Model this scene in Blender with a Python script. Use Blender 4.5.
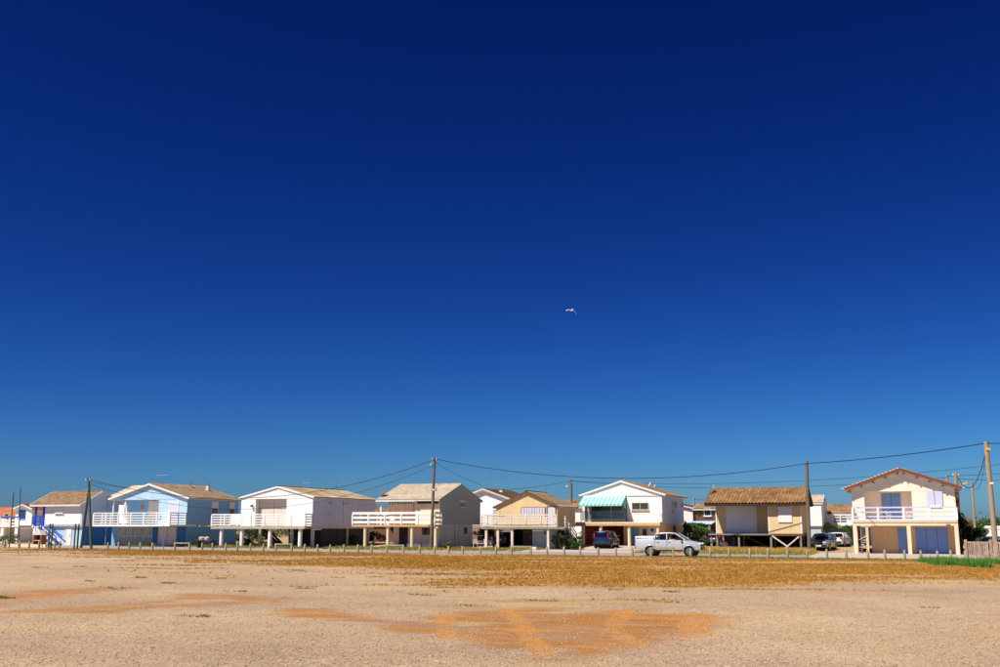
import bpy, bmesh, math, random
import numpy as np
from mathutils import Vector, Matrix
random.seed(7); RNG = np.random.default_rng(11)
for _o in list(bpy.data.objects): bpy.data.objects.remove(_o)
SC = bpy.context.scene; COL = SC.collection
R = math.radians

# ------------------------------------------------------------------ camera
# world X runs along the street (to the right), world Y away from the photographer, Z up (metres)
FPX, YH, TH = 1050.0, 527.0, R(21)
CU, CV, CZ = 28.85, -75.15, 2.10
PITCH = math.atan((YH-333.5)/FPX)
cd = bpy.data.cameras.new('camera'); cam = bpy.data.objects.new('camera', cd); COL.objects.link(cam)
cd.sensor_width = 36; cd.lens = FPX*36/1000; cd.clip_start = .1; cd.clip_end = 6000
cam.location = (CU, CV, CZ); cam.rotation_euler = (R(90)+PITCH, 0, TH); SC.camera = cam

# ------------------------------------------------------------------ sky, sun, exposure
SUN_AZ, SUN_EL = 33.0, 55.0           # from the front left of the houses
wd = bpy.data.worlds.new('World'); SC.world = wd; wd.use_nodes = True
nt = wd.node_tree; nt.nodes.clear()
def N(t, tree=None): return (tree or nt).nodes.new(t)
sky = N('ShaderNodeTexSky'); sky.sky_type = 'NISHITA'; sky.sun_disc = False
sky.sun_elevation = R(SUN_EL); sky.sun_rotation = R(180+SUN_AZ)
sky.air_density = .7; sky.dust_density = .5; sky.ozone_density = 1; sky.altitude = 0
sep = N('ShaderNodeSeparateColor'); comb = N('ShaderNodeCombineColor')
nt.links.new(sky.outputs[0], sep.inputs[0])
for k, (g, a) in enumerate(((2.63, .755), (2.16, .893), (1.61, 1.055))):    # deep polarised blue: the film response over the whole sky
    mn = N('ShaderNodeMath'); mn.operation = 'MINIMUM'; mn.inputs[1].default_value = 8.5
    pw = N('ShaderNodeMath'); pw.operation = 'POWER'; pw.inputs[1].default_value = g
    mu = N('ShaderNodeMath'); mu.operation = 'MULTIPLY'; mu.inputs[1].default_value = a*10*(.1**g)
    nt.links.new(sep.outputs[k], mn.inputs[0]); nt.links.new(mn.outputs[0], pw.inputs[0])
    nt.links.new(pw.outputs[0], mu.inputs[0]); nt.links.new(mu.outputs[0], comb.inputs[k])
bg = N('ShaderNodeBackground'); bg.inputs[1].default_value = .069
wo = N('ShaderNodeOutputWorld'); nt.links.new(comb.outputs[0], bg.inputs[0]); nt.links.new(bg.outputs[0], wo.inputs[0])
sl = bpy.data.lights.new('sun', 'SUN'); sl.energy = 4.8; sl.angle = R(.5); sl.color = (1, .945, .86)
so = bpy.data.objects.new('sun', sl); COL.objects.link(so)
so.rotation_euler = Vector((math.sin(R(SUN_AZ))*math.cos(R(SUN_EL)), math.cos(R(SUN_AZ))*math.cos(R(SUN_EL)), -math.sin(R(SUN_EL)))).to_track_quat('-Z', 'Y').to_euler()
so.location = (0, -40, 60)
SC.view_settings.view_transform = 'Standard'; SC.view_settings.look = 'None'
SC.view_settings.exposure = 0.53; SC.render.filter_size = 1.1; SC.view_settings.gamma = 1; SC.view_settings.use_curve_mapping = False

# ------------------------------------------------------------------ pixel -> place
KS = .0033
def G(u, v): return -KS*u + .03*min(max(v-21, 0), 8)
def ray(px, py):
    x = px-500; y = 333.5-py
    d = FPX*math.cos(PITCH)-y*math.sin(PITCH); z = FPX*math.sin(PITCH)+y*math.cos(PITCH)
    return (x*math.cos(TH)-d*math.sin(TH), x*math.sin(TH)+d*math.cos(TH), z)
def gnd(px, py):
    r = ray(px, py); t = (-CZ-KS*CU)/(r[2]+KS*r[0]); return CU+t*r[0], CV+t*r[1]
def atv(px, py, v):
    r = ray(px, py); t = (v-CV)/r[1]; return CU+t*r[0], CZ+t*r[2]
def atu(px, py, u):
    r = ray(px, py); t = (u-CU)/r[0]; return CV+t*r[1], CZ+t*r[2]
def UX(px, v, py=525): return atv(px, py, v)[0]

# ------------------------------------------------------------------ materials
def lin(c): return tuple((x/255/12.92 if x <= 10 else ((x/255+.055)/1.055)**2.4) for x in c)
MATS = {}
def mat(name, rgb, rough=.75, var=.12, scale=1.5, bump=0., bscale=30, metal=0, spec=.3, streak=0., dirt=None, fine=0., coat=0):
    if name in MATS: return MATS[name]
    m = bpy.data.materials.new(name); m.use_nodes = True; t = m.node_tree; n = t.nodes; L = t.links
    p = n['Principled BSDF']; p.inputs['Roughness'].default_value = rough; p.inputs['Metallic'].default_value = metal
    p.inputs['Specular IOR Level'].default_value = spec; p.inputs['Coat Weight'].default_value = coat
    geo = n.new('ShaderNodeNewGeometry')
    nz = n.new('ShaderNodeTexNoise'); nz.inputs['Scale'].default_value = scale; nz.inputs['Detail'].default_value = 6; nz.inputs['Roughness'].default_value = .65
    L.new(geo.outputs['Position'], nz.inputs['Vector'])
    c = lin(rgb)
    def mixc(fac_socket, fmin, fmax, a_sock, bcol):
        mr = n.new('ShaderNodeMapRange'); mr.inputs[1].default_value = fmin; mr.inputs[2].default_value = fmax
        L.new(fac_socket, mr.inputs[0])
        mx = n.new('ShaderNodeMix'); mx.data_type = 'RGBA'; L.new(mr.outputs[0], mx.inputs[0])
        if isinstance(a_sock, tuple): mx.inputs[6].default_value = (*a_sock, 1)
        else: L.new(a_sock, mx.inputs[6])
        mx.inputs[7].default_value = (*bcol, 1); return mx.outputs[2]
    hi = tuple(min(1, x*(1+var)) for x in c); lo = tuple(x*(1-var) for x in c)
    col = mixc(nz.outputs['Fac'], .3, .7, hi, lo)
    if streak:
        mp = n.new('ShaderNodeMapping'); mp.inputs['Scale'].default_value = (3.5, 3.5, .25); L.new(geo.outputs['Position'], mp.inputs[0])
        n2 = n.new('ShaderNodeTexNoise'); n2.inputs['Scale'].default_value = 1.3; n2.inputs['Detail'].default_value = 5; L.new(mp.outputs[0], n2.inputs['Vector'])
        d = dirt and lin(dirt) or tuple(x*.45 for x in c)
        mr = n.new('ShaderNodeMapRange'); mr.inputs[1].default_value = .5; mr.inputs[2].default_value = .75; mr.inputs[4].default_value = streak
        L.new(n2.outputs['Fac'], mr.inputs[0])
        mx = n.new('ShaderNodeMix'); mx.data_type = 'RGBA'; L.new(mr.outputs[0], mx.inputs[0]); L.new(col, mx.inputs[6]); mx.inputs[7].default_value = (*d, 1); col = mx.outputs[2]
    if fine:
        n3 = n.new('ShaderNodeTexNoise'); n3.inputs['Scale'].default_value = 14; n3.inputs['Detail'].default_value = 3; L.new(geo.outputs['Position'], n3.inputs['Vector'])
        mr = n.new('ShaderNodeMapRange'); mr.inputs[1].default_value = .55; mr.inputs[2].default_value = .75; mr.inputs[4].default_value = fine
        L.new(n3.outputs['Fac'], mr.inputs[0])
        mx = n.new('ShaderNodeMix'); mx.data_type = 'RGBA'; L.new(mr.outputs[0], mx.inputs[0]); L.new(col, mx.inputs[6]); mx.inputs[7].default_value = (*[x*.4 for x in c], 1); col = mx.outputs[2]
    L.new(col, p.inputs['Base Color'])
    if bump:
        nb = n.new('ShaderNodeTexNoise'); nb.inputs['Scale'].default_value = bscale; nb.inputs['Detail'].default_value = 4; L.new(geo.outputs['Position'], nb.inputs['Vector'])
        bp = n.new('ShaderNodeBump'); bp.inputs['Strength'].default_value = bump; bp.inputs['Distance'].default_value = .03
        L.new(nb.outputs['Fac'], bp.inputs['Height']); L.new(bp.outputs[0], p.inputs['Normal'])
    MATS[name] = m; return m
def glass(name, rgb, rough=.06, transp=0.):
    m = bpy.data.materials.new(name); m.use_nodes = True; t = m.node_tree; p = t.nodes['Principled BSDF']
    p.inputs['Base Color'].default_value = (*lin(rgb), 1); p.inputs['Roughness'].default_value = rough; p.inputs['Specular IOR Level'].default_value = .6
    if transp:
        tr = t.nodes.new('ShaderNodeBsdfTransparent'); tr.inputs[0].default_value = (.75, .82, .84, 1)
        gl = t.nodes.new('ShaderNodeBsdfGlossy'); gl.inputs['Roughness'].default_value = .03
        fr = t.nodes.new('ShaderNodeFresnel'); fr.inputs[0].default_value = 1.5
        mx = t.nodes.new('ShaderNodeMixShader'); t.links.new(fr.outputs[0], mx.inputs[0]); t.links.new(tr.outputs[0], mx.inputs[1]); t.links.new(gl.outputs[0], mx.inputs[2])
        m2 = t.nodes.new('ShaderNodeMixShader'); m2.inputs[0].default_value = transp
        t.links.new(p.outputs[0], m2.inputs[1]); t.links.new(mx.outputs[0], m2.inputs[2])
        t.links.new(m2.outputs[0], t.nodes['Material Output'].inputs[0])
    MATS[name] = m; return m
def tile_mat(name, a, b, c, period=.28, row=.42, axis='u'):
    # fired clay: each tile has its own tone, weathered patches over it
    m = bpy.data.materials.new(name); m.use_nodes = True; t = m.node_tree; n = t.nodes; L = t.links; p = n['Principled BSDF']
    p.inputs['Roughness'].default_value = .85; p.inputs['Specular IOR Level'].default_value = .2
    geo = n.new('ShaderNodeNewGeometry'); sn = n.new('ShaderNodeVectorMath'); sn.operation = 'SNAP'
    sn.inputs[1].default_value = (period, row, 50) if axis == 'u' else (row, period, 50)
    L.new(geo.outputs['Position'], sn.inputs[0])
    wn = n.new('ShaderNodeTexWhiteNoise'); L.new(sn.outputs[0], wn.inputs['Vector'])
    nz = n.new('ShaderNodeTexNoise'); nz.inputs['Scale'].default_value = .9; nz.inputs['Detail'].default_value = 7; L.new(geo.outputs['Position'], nz.inputs['Vector'])
    rp = n.new('ShaderNodeValToRGB'); e = rp.color_ramp.elements; e[0].color = (*lin(a), 1); e[1].color = (*lin(c), 1); x = e.new(.5); x.color = (*lin(b), 1)
    ad = n.new('ShaderNodeMath'); ad.operation = 'MULTIPLY_ADD'; ad.inputs[1].default_value = .55; L.new(wn.outputs['Value'], ad.inputs[0])
    mr = n.new('ShaderNodeMapRange'); mr.inputs[1].default_value = .3; mr.inputs[2].default_value = .7; mr.inputs[4].default_value = .5; L.new(nz.outputs['Fac'], mr.inputs[0])
    L.new(mr.outputs[0], ad.inputs[2]); L.new(ad.outputs[0], rp.inputs[0]); L.new(rp.outputs[0], p.inputs['Base Color'])
    MATS[name] = m; return m
def M(n): return MATS[n]
mat('white_paint', (232, 230, 226), .6, .03, .8, streak=.08, dirt=(170, 160, 145))
mat('white_render', (234, 232, 228), .8, .03, .6, bump=.15, streak=.07, dirt=(180, 172, 160))
mat('offwhite', (214, 208, 196), .7, .08, 2, streak=.2)
mat('white_shade', (206, 216, 236), .8, .04, .5, bump=.15, streak=.09, dirt=(150, 146, 144))  # white walls turned from the sun: bluish shade put into the colour
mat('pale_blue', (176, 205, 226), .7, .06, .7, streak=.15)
mat('pale_blue_shade', (138, 184, 218), .75, .08, .7, streak=.2)  # the pale blue paint darkened, shade of recess and side in the colour
mat('strong_blue', (52, 108, 172), .6, .1, .8, streak=.15)
mat('royal_blue', (32, 84, 190), .5, .08, 2)
mat('teal_blue', (112, 168, 198), .75, .1, .8, streak=.25)
mat('shutter_blue', (122, 156, 220), .6, .06, 2, streak=.12)
mat('rail_lilac', (196, 200, 226), .6, .05, 3)
mat('lilac', (206, 202, 214), .6, .05, 2, streak=.15)
mat('beige_shutter', (222, 208, 192), .6, .06, 3, streak=.15)
mat('cream', (226, 212, 180), .8, .07, .8, bump=.15, streak=.22, dirt=(170, 140, 100))
mat('beige_wall', (220, 192, 142), .8, .08, .7, bump=.12, streak=.35, dirt=(150, 120, 84))
mat('ivory_wall', (232, 222, 202), .85, .05, .9, bump=.2, streak=.14, dirt=(176, 150, 112), fine=.1)
mat('niche_pink', (246, 232, 230), .8, .03, 1); mat('sand_wall', (224, 196, 146), .85, .06, .9, bump=.2, streak=.2, dirt=(176, 140, 96), fine=.1)
mat('tan_wall', (226, 192, 148), .85, .08, 1, bump=.15, streak=.2)
mat('pinkish', (236, 216, 202), .8, .06, .8, bump=.1, streak=.2)
mat('grey_cladding', (156, 170, 170), .8, .06, .8, streak=.15, bump=.1)
mat('grey_plinth', (184, 196, 198), .85, .08, .8, streak=.3)
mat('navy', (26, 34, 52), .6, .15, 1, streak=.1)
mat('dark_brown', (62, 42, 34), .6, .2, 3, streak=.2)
mat('brown_wood', (104, 72, 50), .75, .2, 4, streak=.3)
mat('red_brown', (128, 70, 48), .75, .2, 3)
mat('verge_red', (122, 60, 44), .8, .2, 6)
mat('grey_wood', (142, 132, 118), .85, .15, 3, streak=.35, dirt=(84, 74, 62))
mat('fence_wood', (176, 154, 136), .9, .3, 4.5, streak=.5, dirt=(76, 64, 56), bump=.2)
mat('bollard_wood', (150, 148, 122), .9, .18, 3, streak=.4, dirt=(96, 96, 76), bump=.2)
mat('weathered_rail', (214, 202, 186), .8, .12, 3, streak=.3)
mat('pole_wood', (112, 100, 86), .9, .2, 2, streak=.5, dirt=(66, 56, 48), bump=.2)
mat('pole_pale', (158, 142, 120), .9, .12, 2, streak=.3, dirt=(112, 98, 82))
mat('green_post', (74, 92, 80), .7, .15, 3, streak=.2)
mat('concrete', (186, 176, 162), .9, .1, 1.2, bump=.25, streak=.3)
mat('concrete_col', (206, 198, 180), .85, .08, 1.5, streak=.2)
mat('slab', (178, 168, 156), .85, .1, 2, streak=.4)
mat('slab_ochre', (206, 166, 122), .8, .08, 2, streak=.2)
mat('slab_cream', (228, 206, 170), .8, .06, 2, streak=.15)
mat('dark', (22, 22, 24), .8, .2, 2)
mat('cable', (24, 24, 28), .6, .1, 2)
mat('metal', (150, 152, 154), .4, .08, 4, metal=.8)
mat('galv', (150, 150, 150), .5, .1, 4, metal=.5)
mat('dish_white', (206, 204, 200), .5, .06, 4)
mat('plastic_white', (232, 232, 230), .4, .03, 3)
mat('orange', (206, 128, 44), .6, .1, 4)
mat('yellow', (226, 176, 40), .5, .08, 4)
mat('turquoise', (90, 190, 200), .5, .1, 4)
mat('tyre', (26, 26, 27), .85, .1, 8)
mat('alloy', (176, 178, 182), .3, .05, 5, metal=.8)
mat('silver_paint', (206, 208, 212), .3, .02, 1, metal=.35, spec=.5, coat=.6)
mat('blue_paint', (30, 44, 84), .3, .03, 1, metal=.3, spec=.5, coat=.7)
mat('grey_paint', (120, 124, 134), .3, .03, 1, metal=.4, spec=.5, coat=.6)
mat('white_car_paint', (226, 226, 224), .3, .02, 1, spec=.5, coat=.6)
mat('black_paint', (24, 28, 32), .3, .03, 1, spec=.5, coat=.6)
mat('trim', (32, 33, 35), .6, .1, 3)
mat('red_lens', (176, 18, 22), .2, .05, 3, spec=.6)
mat('clear_lens', (214, 216, 220), .12, .03, 3, spec=.8)
mat('plate', (224, 220, 200), .5, .04, 3)
mat('skin', (198, 142, 112), .6, .06, 6)
mat('shirt', (178, 172, 168), .8, .08, 6)
mat('hair', (58, 44, 34), .7, .1, 12)
mat('brick_red', (150, 88, 62), .9, .2, 3, bump=.2)
mat('bush_green', (66, 94, 36), .6, .35, 2.2)
mat('bush_dark', (38, 58, 30), .6, .35, 2.2)
mat('bush_olive', (96, 100, 54), .7, .3, 2)
mat('bush_brown', (120, 100, 74), .8, .25, 2)
mat('vine', (128, 140, 44), .6, .3, 3)
mat('bark', (92, 76, 60), .9, .2, 4)
mat('grass_green', (84, 130, 52), .7, .3, 2.5)
mat('verge_yellow', (170, 146, 66), .8, .3, 1.2)
mat('verge_green', (110, 122, 48), .8, .3, 1.2)
mat('asphalt', (142, 136, 132), .9, .1, .35, bump=.3, bscale=50, fine=.2)
mat('apron', (178, 160, 146), .9, .08, .5, bump=.2, fine=.1)
mat('awning_teal', (112, 184, 178), .8, .06, 2)
mat('awning_white', (176, 220, 212), .8, .05, 2)
mat('awning_green', (110, 128, 104), .8, .1, 4)
mat('curtain', (170, 176, 182), .9, .1, 3, streak=.2)
mat('canopy_blue', (170, 200, 220), .6, .05, 2)
mat('gull_white', (236, 234, 230), .7, .03, 6)
mat('gull_grey', (168, 172, 178), .7, .05, 6)
glass('pane', (46, 62, 74)); glass('pane_pale', (128, 138, 146), .15); glass('pane_mid', (104, 118, 126), .1); glass('car_glass', (20, 26, 32), .04, .55); glass('rail_glass', (150, 170, 176), .05, .8)
tile_mat('tile_brown', (100, 76, 56), (128, 100, 74), (150, 122, 94), .24, .4)
tile_mat('tile_grey', (150, 134, 116), (166, 150, 130), (182, 166, 146), .24, .4)
tile_mat('tile_tan', (168, 136, 104), (194, 162, 126), (214, 188, 156), .24, .4, 'v')
tile_mat('tile_orange', (92, 64, 42), (126, 92, 60), (152, 118, 82), .29, .42)
tile_mat('tile_red', (150, 84, 58), (172, 100, 68), (186, 124, 88), .24, .4, 'v')
tile_mat('tile_redu', (150, 84, 58), (172, 100, 68), (186, 124, 88), .24, .4, 'u')
tile_mat('sheet_cream', (212, 168, 108), (228, 196, 146), (250, 244, 232), 1.1, 9, 'v')

# ------------------------------------------------------------------ mesh helpers
class MB:
    def __init__(s): s.v = []; s.f = []
    def add(s, vs, fs):
        k = len(s.v); s.v += [tuple(p) for p in vs]; s.f += [tuple(i+k for i in f) for f in fs]; return s
    def box(s, x0, x1, y0, y1, z0, z1):
        if x0 > x1: x0, x1 = x1, x0
        if y0 > y1: y0, y1 = y1, y0
        return s.add([(x0,y0,z0),(x1,y0,z0),(x1,y1,z0),(x0,y1,z0),(x0,y0,z1),(x1,y0,z1),(x1,y1,z1),(x0,y1,z1)],
                     [(0,3,2,1),(4,5,6,7),(0,1,5,4),(1,2,6,5),(2,3,7,6),(3,0,4,7)])
    def prism(s, poly, axis, a0, a1):
        # poly in the plane across the axis: axis 'y' -> (x,z), axis 'x' -> (y,z), axis 'z' -> (x,y)
        n = len(poly)
        def P(p, a): return (p[0], a, p[1]) if axis == 'y' else ((a, p[0], p[1]) if axis == 'x' else (p[0], p[1], a))
        vs = [P(p, a0) for p in poly]+[P(p, a1) for p in poly]
        fs = [tuple(range(n)), tuple(range(2*n-1, n-1, -1))]+[(i, i+n, (i+1) % n+n, (i+1) % n) for i in range(n)]
        return s.add(vs, fs)
    def tube(s, pts, r, n=8, cap=True):
        pts = [Vector(p) for p in pts]; rs = r if isinstance(r, (list, tuple)) else [r]*len(pts); rings = []
        for i, p in enumerate(pts):
            d = (pts[min(i+1, len(pts)-1)]-pts[max(i-1, 0)]).normalized()
            a = d.orthogonal().normalized() if abs(d.z) > .9 else d.cross(Vector((0, 0, 1))).normalized()
            b = d.cross(a)
            rings.append([tuple(p+(a*math.cos(t)+b*math.sin(t))*rs[i]) for t in [2*math.pi*k/n for k in range(n)]])
        vs = [q for ring in rings for q in ring]; fs = []
        for i in range(len(pts)-1):
            for k in range(n): fs.append((i*n+k, i*n+(k+1) % n, (i+1)*n+(k+1) % n, (i+1)*n+k))
        if cap: fs += [tuple(range(n-1, -1, -1)), tuple(range((len(pts)-1)*n, len(pts)*n))]
        return s.add(vs, fs)
    def bar(s, p0, p1, w, h):     # rectangular bar, w across (horizontal), h in the vertical sense
        p0, p1 = Vector(p0), Vector(p1); d = (p1-p0).normalized()
        a = Vector((1, 0, 0)) if abs(d.z) > .99 else d.cross(Vector((0, 0, 1))).normalized(); b = a.cross(d).normalized()
        c = [a*(w/2)+b*(h/2), -a*(w/2)+b*(h/2), -a*(w/2)-b*(h/2), a*(w/2)-b*(h/2)]
        return s.add([p0+q for q in c]+[p1+q for q in c], [(0,1,2,3),(7,6,5,4),(0,4,5,1),(1,5,6,2),(2,6,7,3),(3,7,4,0)])
    def build(s, name, m, parent=None, local=False, smooth=None, bevel=0):
        off = Vector((0, 0, 0))
        if parent is not None and not local:
            q = parent
            while q.parent is not None: q = q.parent
            off = Vector(q.location)
        me = bpy.data.meshes.new(name); me.from_pydata([tuple(Vector(p)-off) for p in s.v], [], s.f); me.validate()
        bm = bmesh.new(); bm.from_mesh(me); bmesh.ops.recalc_face_normals(bm, faces=bm.faces)
        if bevel: bmesh.ops.bevel(bm, geom=bm.edges[:], offset=bevel, segments=1, affect='EDGES')
        bm.to_mesh(me); bm.free()
        if smooth is not None:
            me.shade_smooth(); me.set_sharp_from_angle(angle=R(smooth))
        me.materials.append(M(m) if isinstance(m, str) else m)
        o = bpy.data.objects.new(name, me); COL.objects.link(o)
        if parent is not None: o.parent = parent
        return o
def tag(o, label=None, cat=None, group=None, kind=None):
    for k, x in (('label', label), ('category', cat), ('group', group), ('kind', kind)):
        if x: o[k] = x
    return o
def thing(name, label, cat, loc, rz=0, group=None):
    o = bpy.data.objects.new(name, None); COL.objects.link(o); o.location = loc; o.rotation_euler = (0, 0, rz)
    o.empty_display_size = .3
    return tag(o, label, cat, group)
def copy_tree(o, parent=None):
    c = o.copy(); COL.objects.link(c); c.parent = parent
    for ch in o.children: copy_tree(ch, c)
    return c
def np_mesh(name, V, F, m, parent=None, smooth=False):
    V = np.asarray(V, np.float32); F = np.asarray(F, np.int32); k = F.shape[1]
    me = bpy.data.meshes.new(name); me.vertices.add(len(V)); me.vertices.foreach_set('co', V.ravel())
    me.loops.add(F.size); me.loops.foreach_set('vertex_index', F.ravel())
    me.polygons.add(len(F)); me.polygons.foreach_set('loop_start', np.arange(len(F), dtype=np.int32)*k)
    me.update(calc_edges=True); me.validate()
    if smooth: me.shade_smooth()
    me.materials.append(M(m) if isinstance(m, str) else m)
    o = bpy.data.objects.new(name, me); COL.objects.link(o)
    if parent is not None: o.parent = parent
    return o
ORD = ['first','second','third','fourth','fifth','sixth','seventh','eighth','ninth','tenth','eleventh','twelfth','thirteenth','fourteenth','fifteenth','sixteenth','seventeenth','eighteenth','nineteenth']

# ------------------------------------------------------------------ ground
def smooth(a, b, x): t = np.clip((x-a)/(b-a), 0, 1); return t*t*(3-2*t)
def vnoise(x, y, s, seed=0):
    x = x/s+seed*17.3; y = y/s-seed*9.1; xi = np.floor(x).astype(int); yi = np.floor(y).astype(int); fx = x-xi; fy = y-yi
    h = lambda a, b: np.modf(np.abs(np.sin(a*127.1+b*311.7+seed*74.7)*43758.5453))[0]
    fx = fx*fx*(3-2*fx); fy = fy*fy*(3-2*fy)
    return (h(xi, yi)*(1-fx)+h(xi+1, yi)*fx)*(1-fy)+(h(xi, yi+1)*(1-fx)+h(xi+1, yi+1)*fx)*fy
def fbm(x, y, s, seed=0, o=4): return sum(vnoise(x, y, s/2**k, seed+k)*.5**k for k in range(o))/sum(.5**k for k in range(o))
EDGE_U = [-200, -60, -33, -23, -13, -5.7, 4.3, 13.8, 18.6, 21.8, 24.8, 28.3, 32.3, 60, 200]
EDGE_V = [0, 0, -4.0, -10.0, -17, -22, -27, -35, -38, -37, -31, -26, -23, -15, -15]
def rot(u, v): return u*math.cos(TH)+v*math.sin(TH), -u*math.sin(TH)+v*math.cos(TH)
def dry_cover(u, v):
    a_, b_ = rot(u, v)
    e = np.interp(u, EDGE_U, EDGE_V); n = fbm(a_*.5, b_, 5, 3)-.5
    ln = fbm(a_*.3, b_, 2.2, 8)-.5                # drawn out along the street
    d = (v-e)+n*13+ln*13
    inside = smooth(-5.5, 4.5, d)*(1-smooth(2.2, 3.0, v))
    bare = smooth(.58, .7, fbm(a_*.2, b_, 2.4, 21))   # bare streaks in the band
    isl = smooth(.6, .7, fbm(a_*.3, b_, 1.6, 31))*smooth(-16, -3, v-e)*(1-smooth(-2, 3, v-e))*.95
    return np.clip(np.maximum(inside*(1-bare*.75), isl), 0, 1)
def seg_d(u, v, pts):
    d = np.full(np.shape(u), 1e9)
    for (a, b), (c, e) in zip(pts[:-1], pts[1:]):
        L2 = (c-a)**2+(e-b)**2; t = np.clip(((u-a)*(c-a)+(v-b)*(e-b))/L2, 0, 1)
        d = np.minimum(d, np.hypot(u-a-t*(c-a), v-b-t*(e-b)))
    return d
def poly_in(u, v, pts):
    r = np.zeros(np.shape(u), bool); n = len(pts)
    for i in range(n):
        (a, b), (c, e) = pts[i], pts[(i+1) % n]
        if b == e: continue
        k = ((b > v) != (e > v)) & (u < (c-a)*(v-b)/(e-b)+a); r ^= k
    return r
CLAY = [gnd(*p) for p in ((440,616),(470,610),(520,607),(590,611),(650,607),(715,617),(716,624),(690,638),(640,648),(600,658),(545,664),(500,646),(445,638))]
TRACKS = [[gnd(*p) for p in q] for q in (((505,609),(520,622),(532,638),(545,656)), ((628,609),(616,622),(614,632),(626,641),(640,645)), ((694,613),(686,626),(690,638)), ((444,614),(446,626),(446,638)), ((712,618),(700,628),(704,636)))]
STREAKS = [([gnd(*p) for p in q], w) for q, w in ((((-60,606),(0,597),(45,593),(95,589)), 1.1), (((95,612),(160,607),(230,603),(262,600)), .8), (((190,594),(240,597),(275,602)), .5), (((20,612),(120,606),(200,598)), .5), (((300,612),(390,622),(450,632),(520,646)), .5), (((390,626),(430,634)), .3))]
def clay_cover(u, v):
    a_, b_ = rot(u, v); n = fbm(a_*.45, b_, 1.7, 41)-.5
    n2 = fbm(a_*.5, b_, .7, 49)-.5; pu_, pv_ = u+n*2.2+n2*.8, v+n*3.2+n2*1.2
    ins = poly_in(pu_, pv_, CLAY); d = seg_d(pu_, pv_, CLAY+[CLAY[0]])*np.where(ins, 1, -1); c = smooth(-.55, .9, d)*.92
    for p, w in STREAKS: c = np.maximum(c, (1-smooth(w*.1, w*1.6, seg_d(u, v, p)+n*2.2+(fbm(a_*.4, b_, .6, 47)-.5)*1.2))*.8)
    tr = np.zeros(np.shape(u))
    for p in TRACKS: tr = np.maximum(tr, 1-smooth(.14, .3, seg_d(u, v, p)+(fbm(u, v, .6, 77)-.5)*.2))
    return np.clip(c, 0, 1), tr
def ground_z(u, v):
    z = -KS*u + .03*np.clip(v-21, 0, 8)
    near = 1-smooth(-8, -1, v)
    return z + near*((fbm(u, v, 7, 51)-.5)*.10+(fbm(u, v, 1.3, 55)-.5)*.025)
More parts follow.
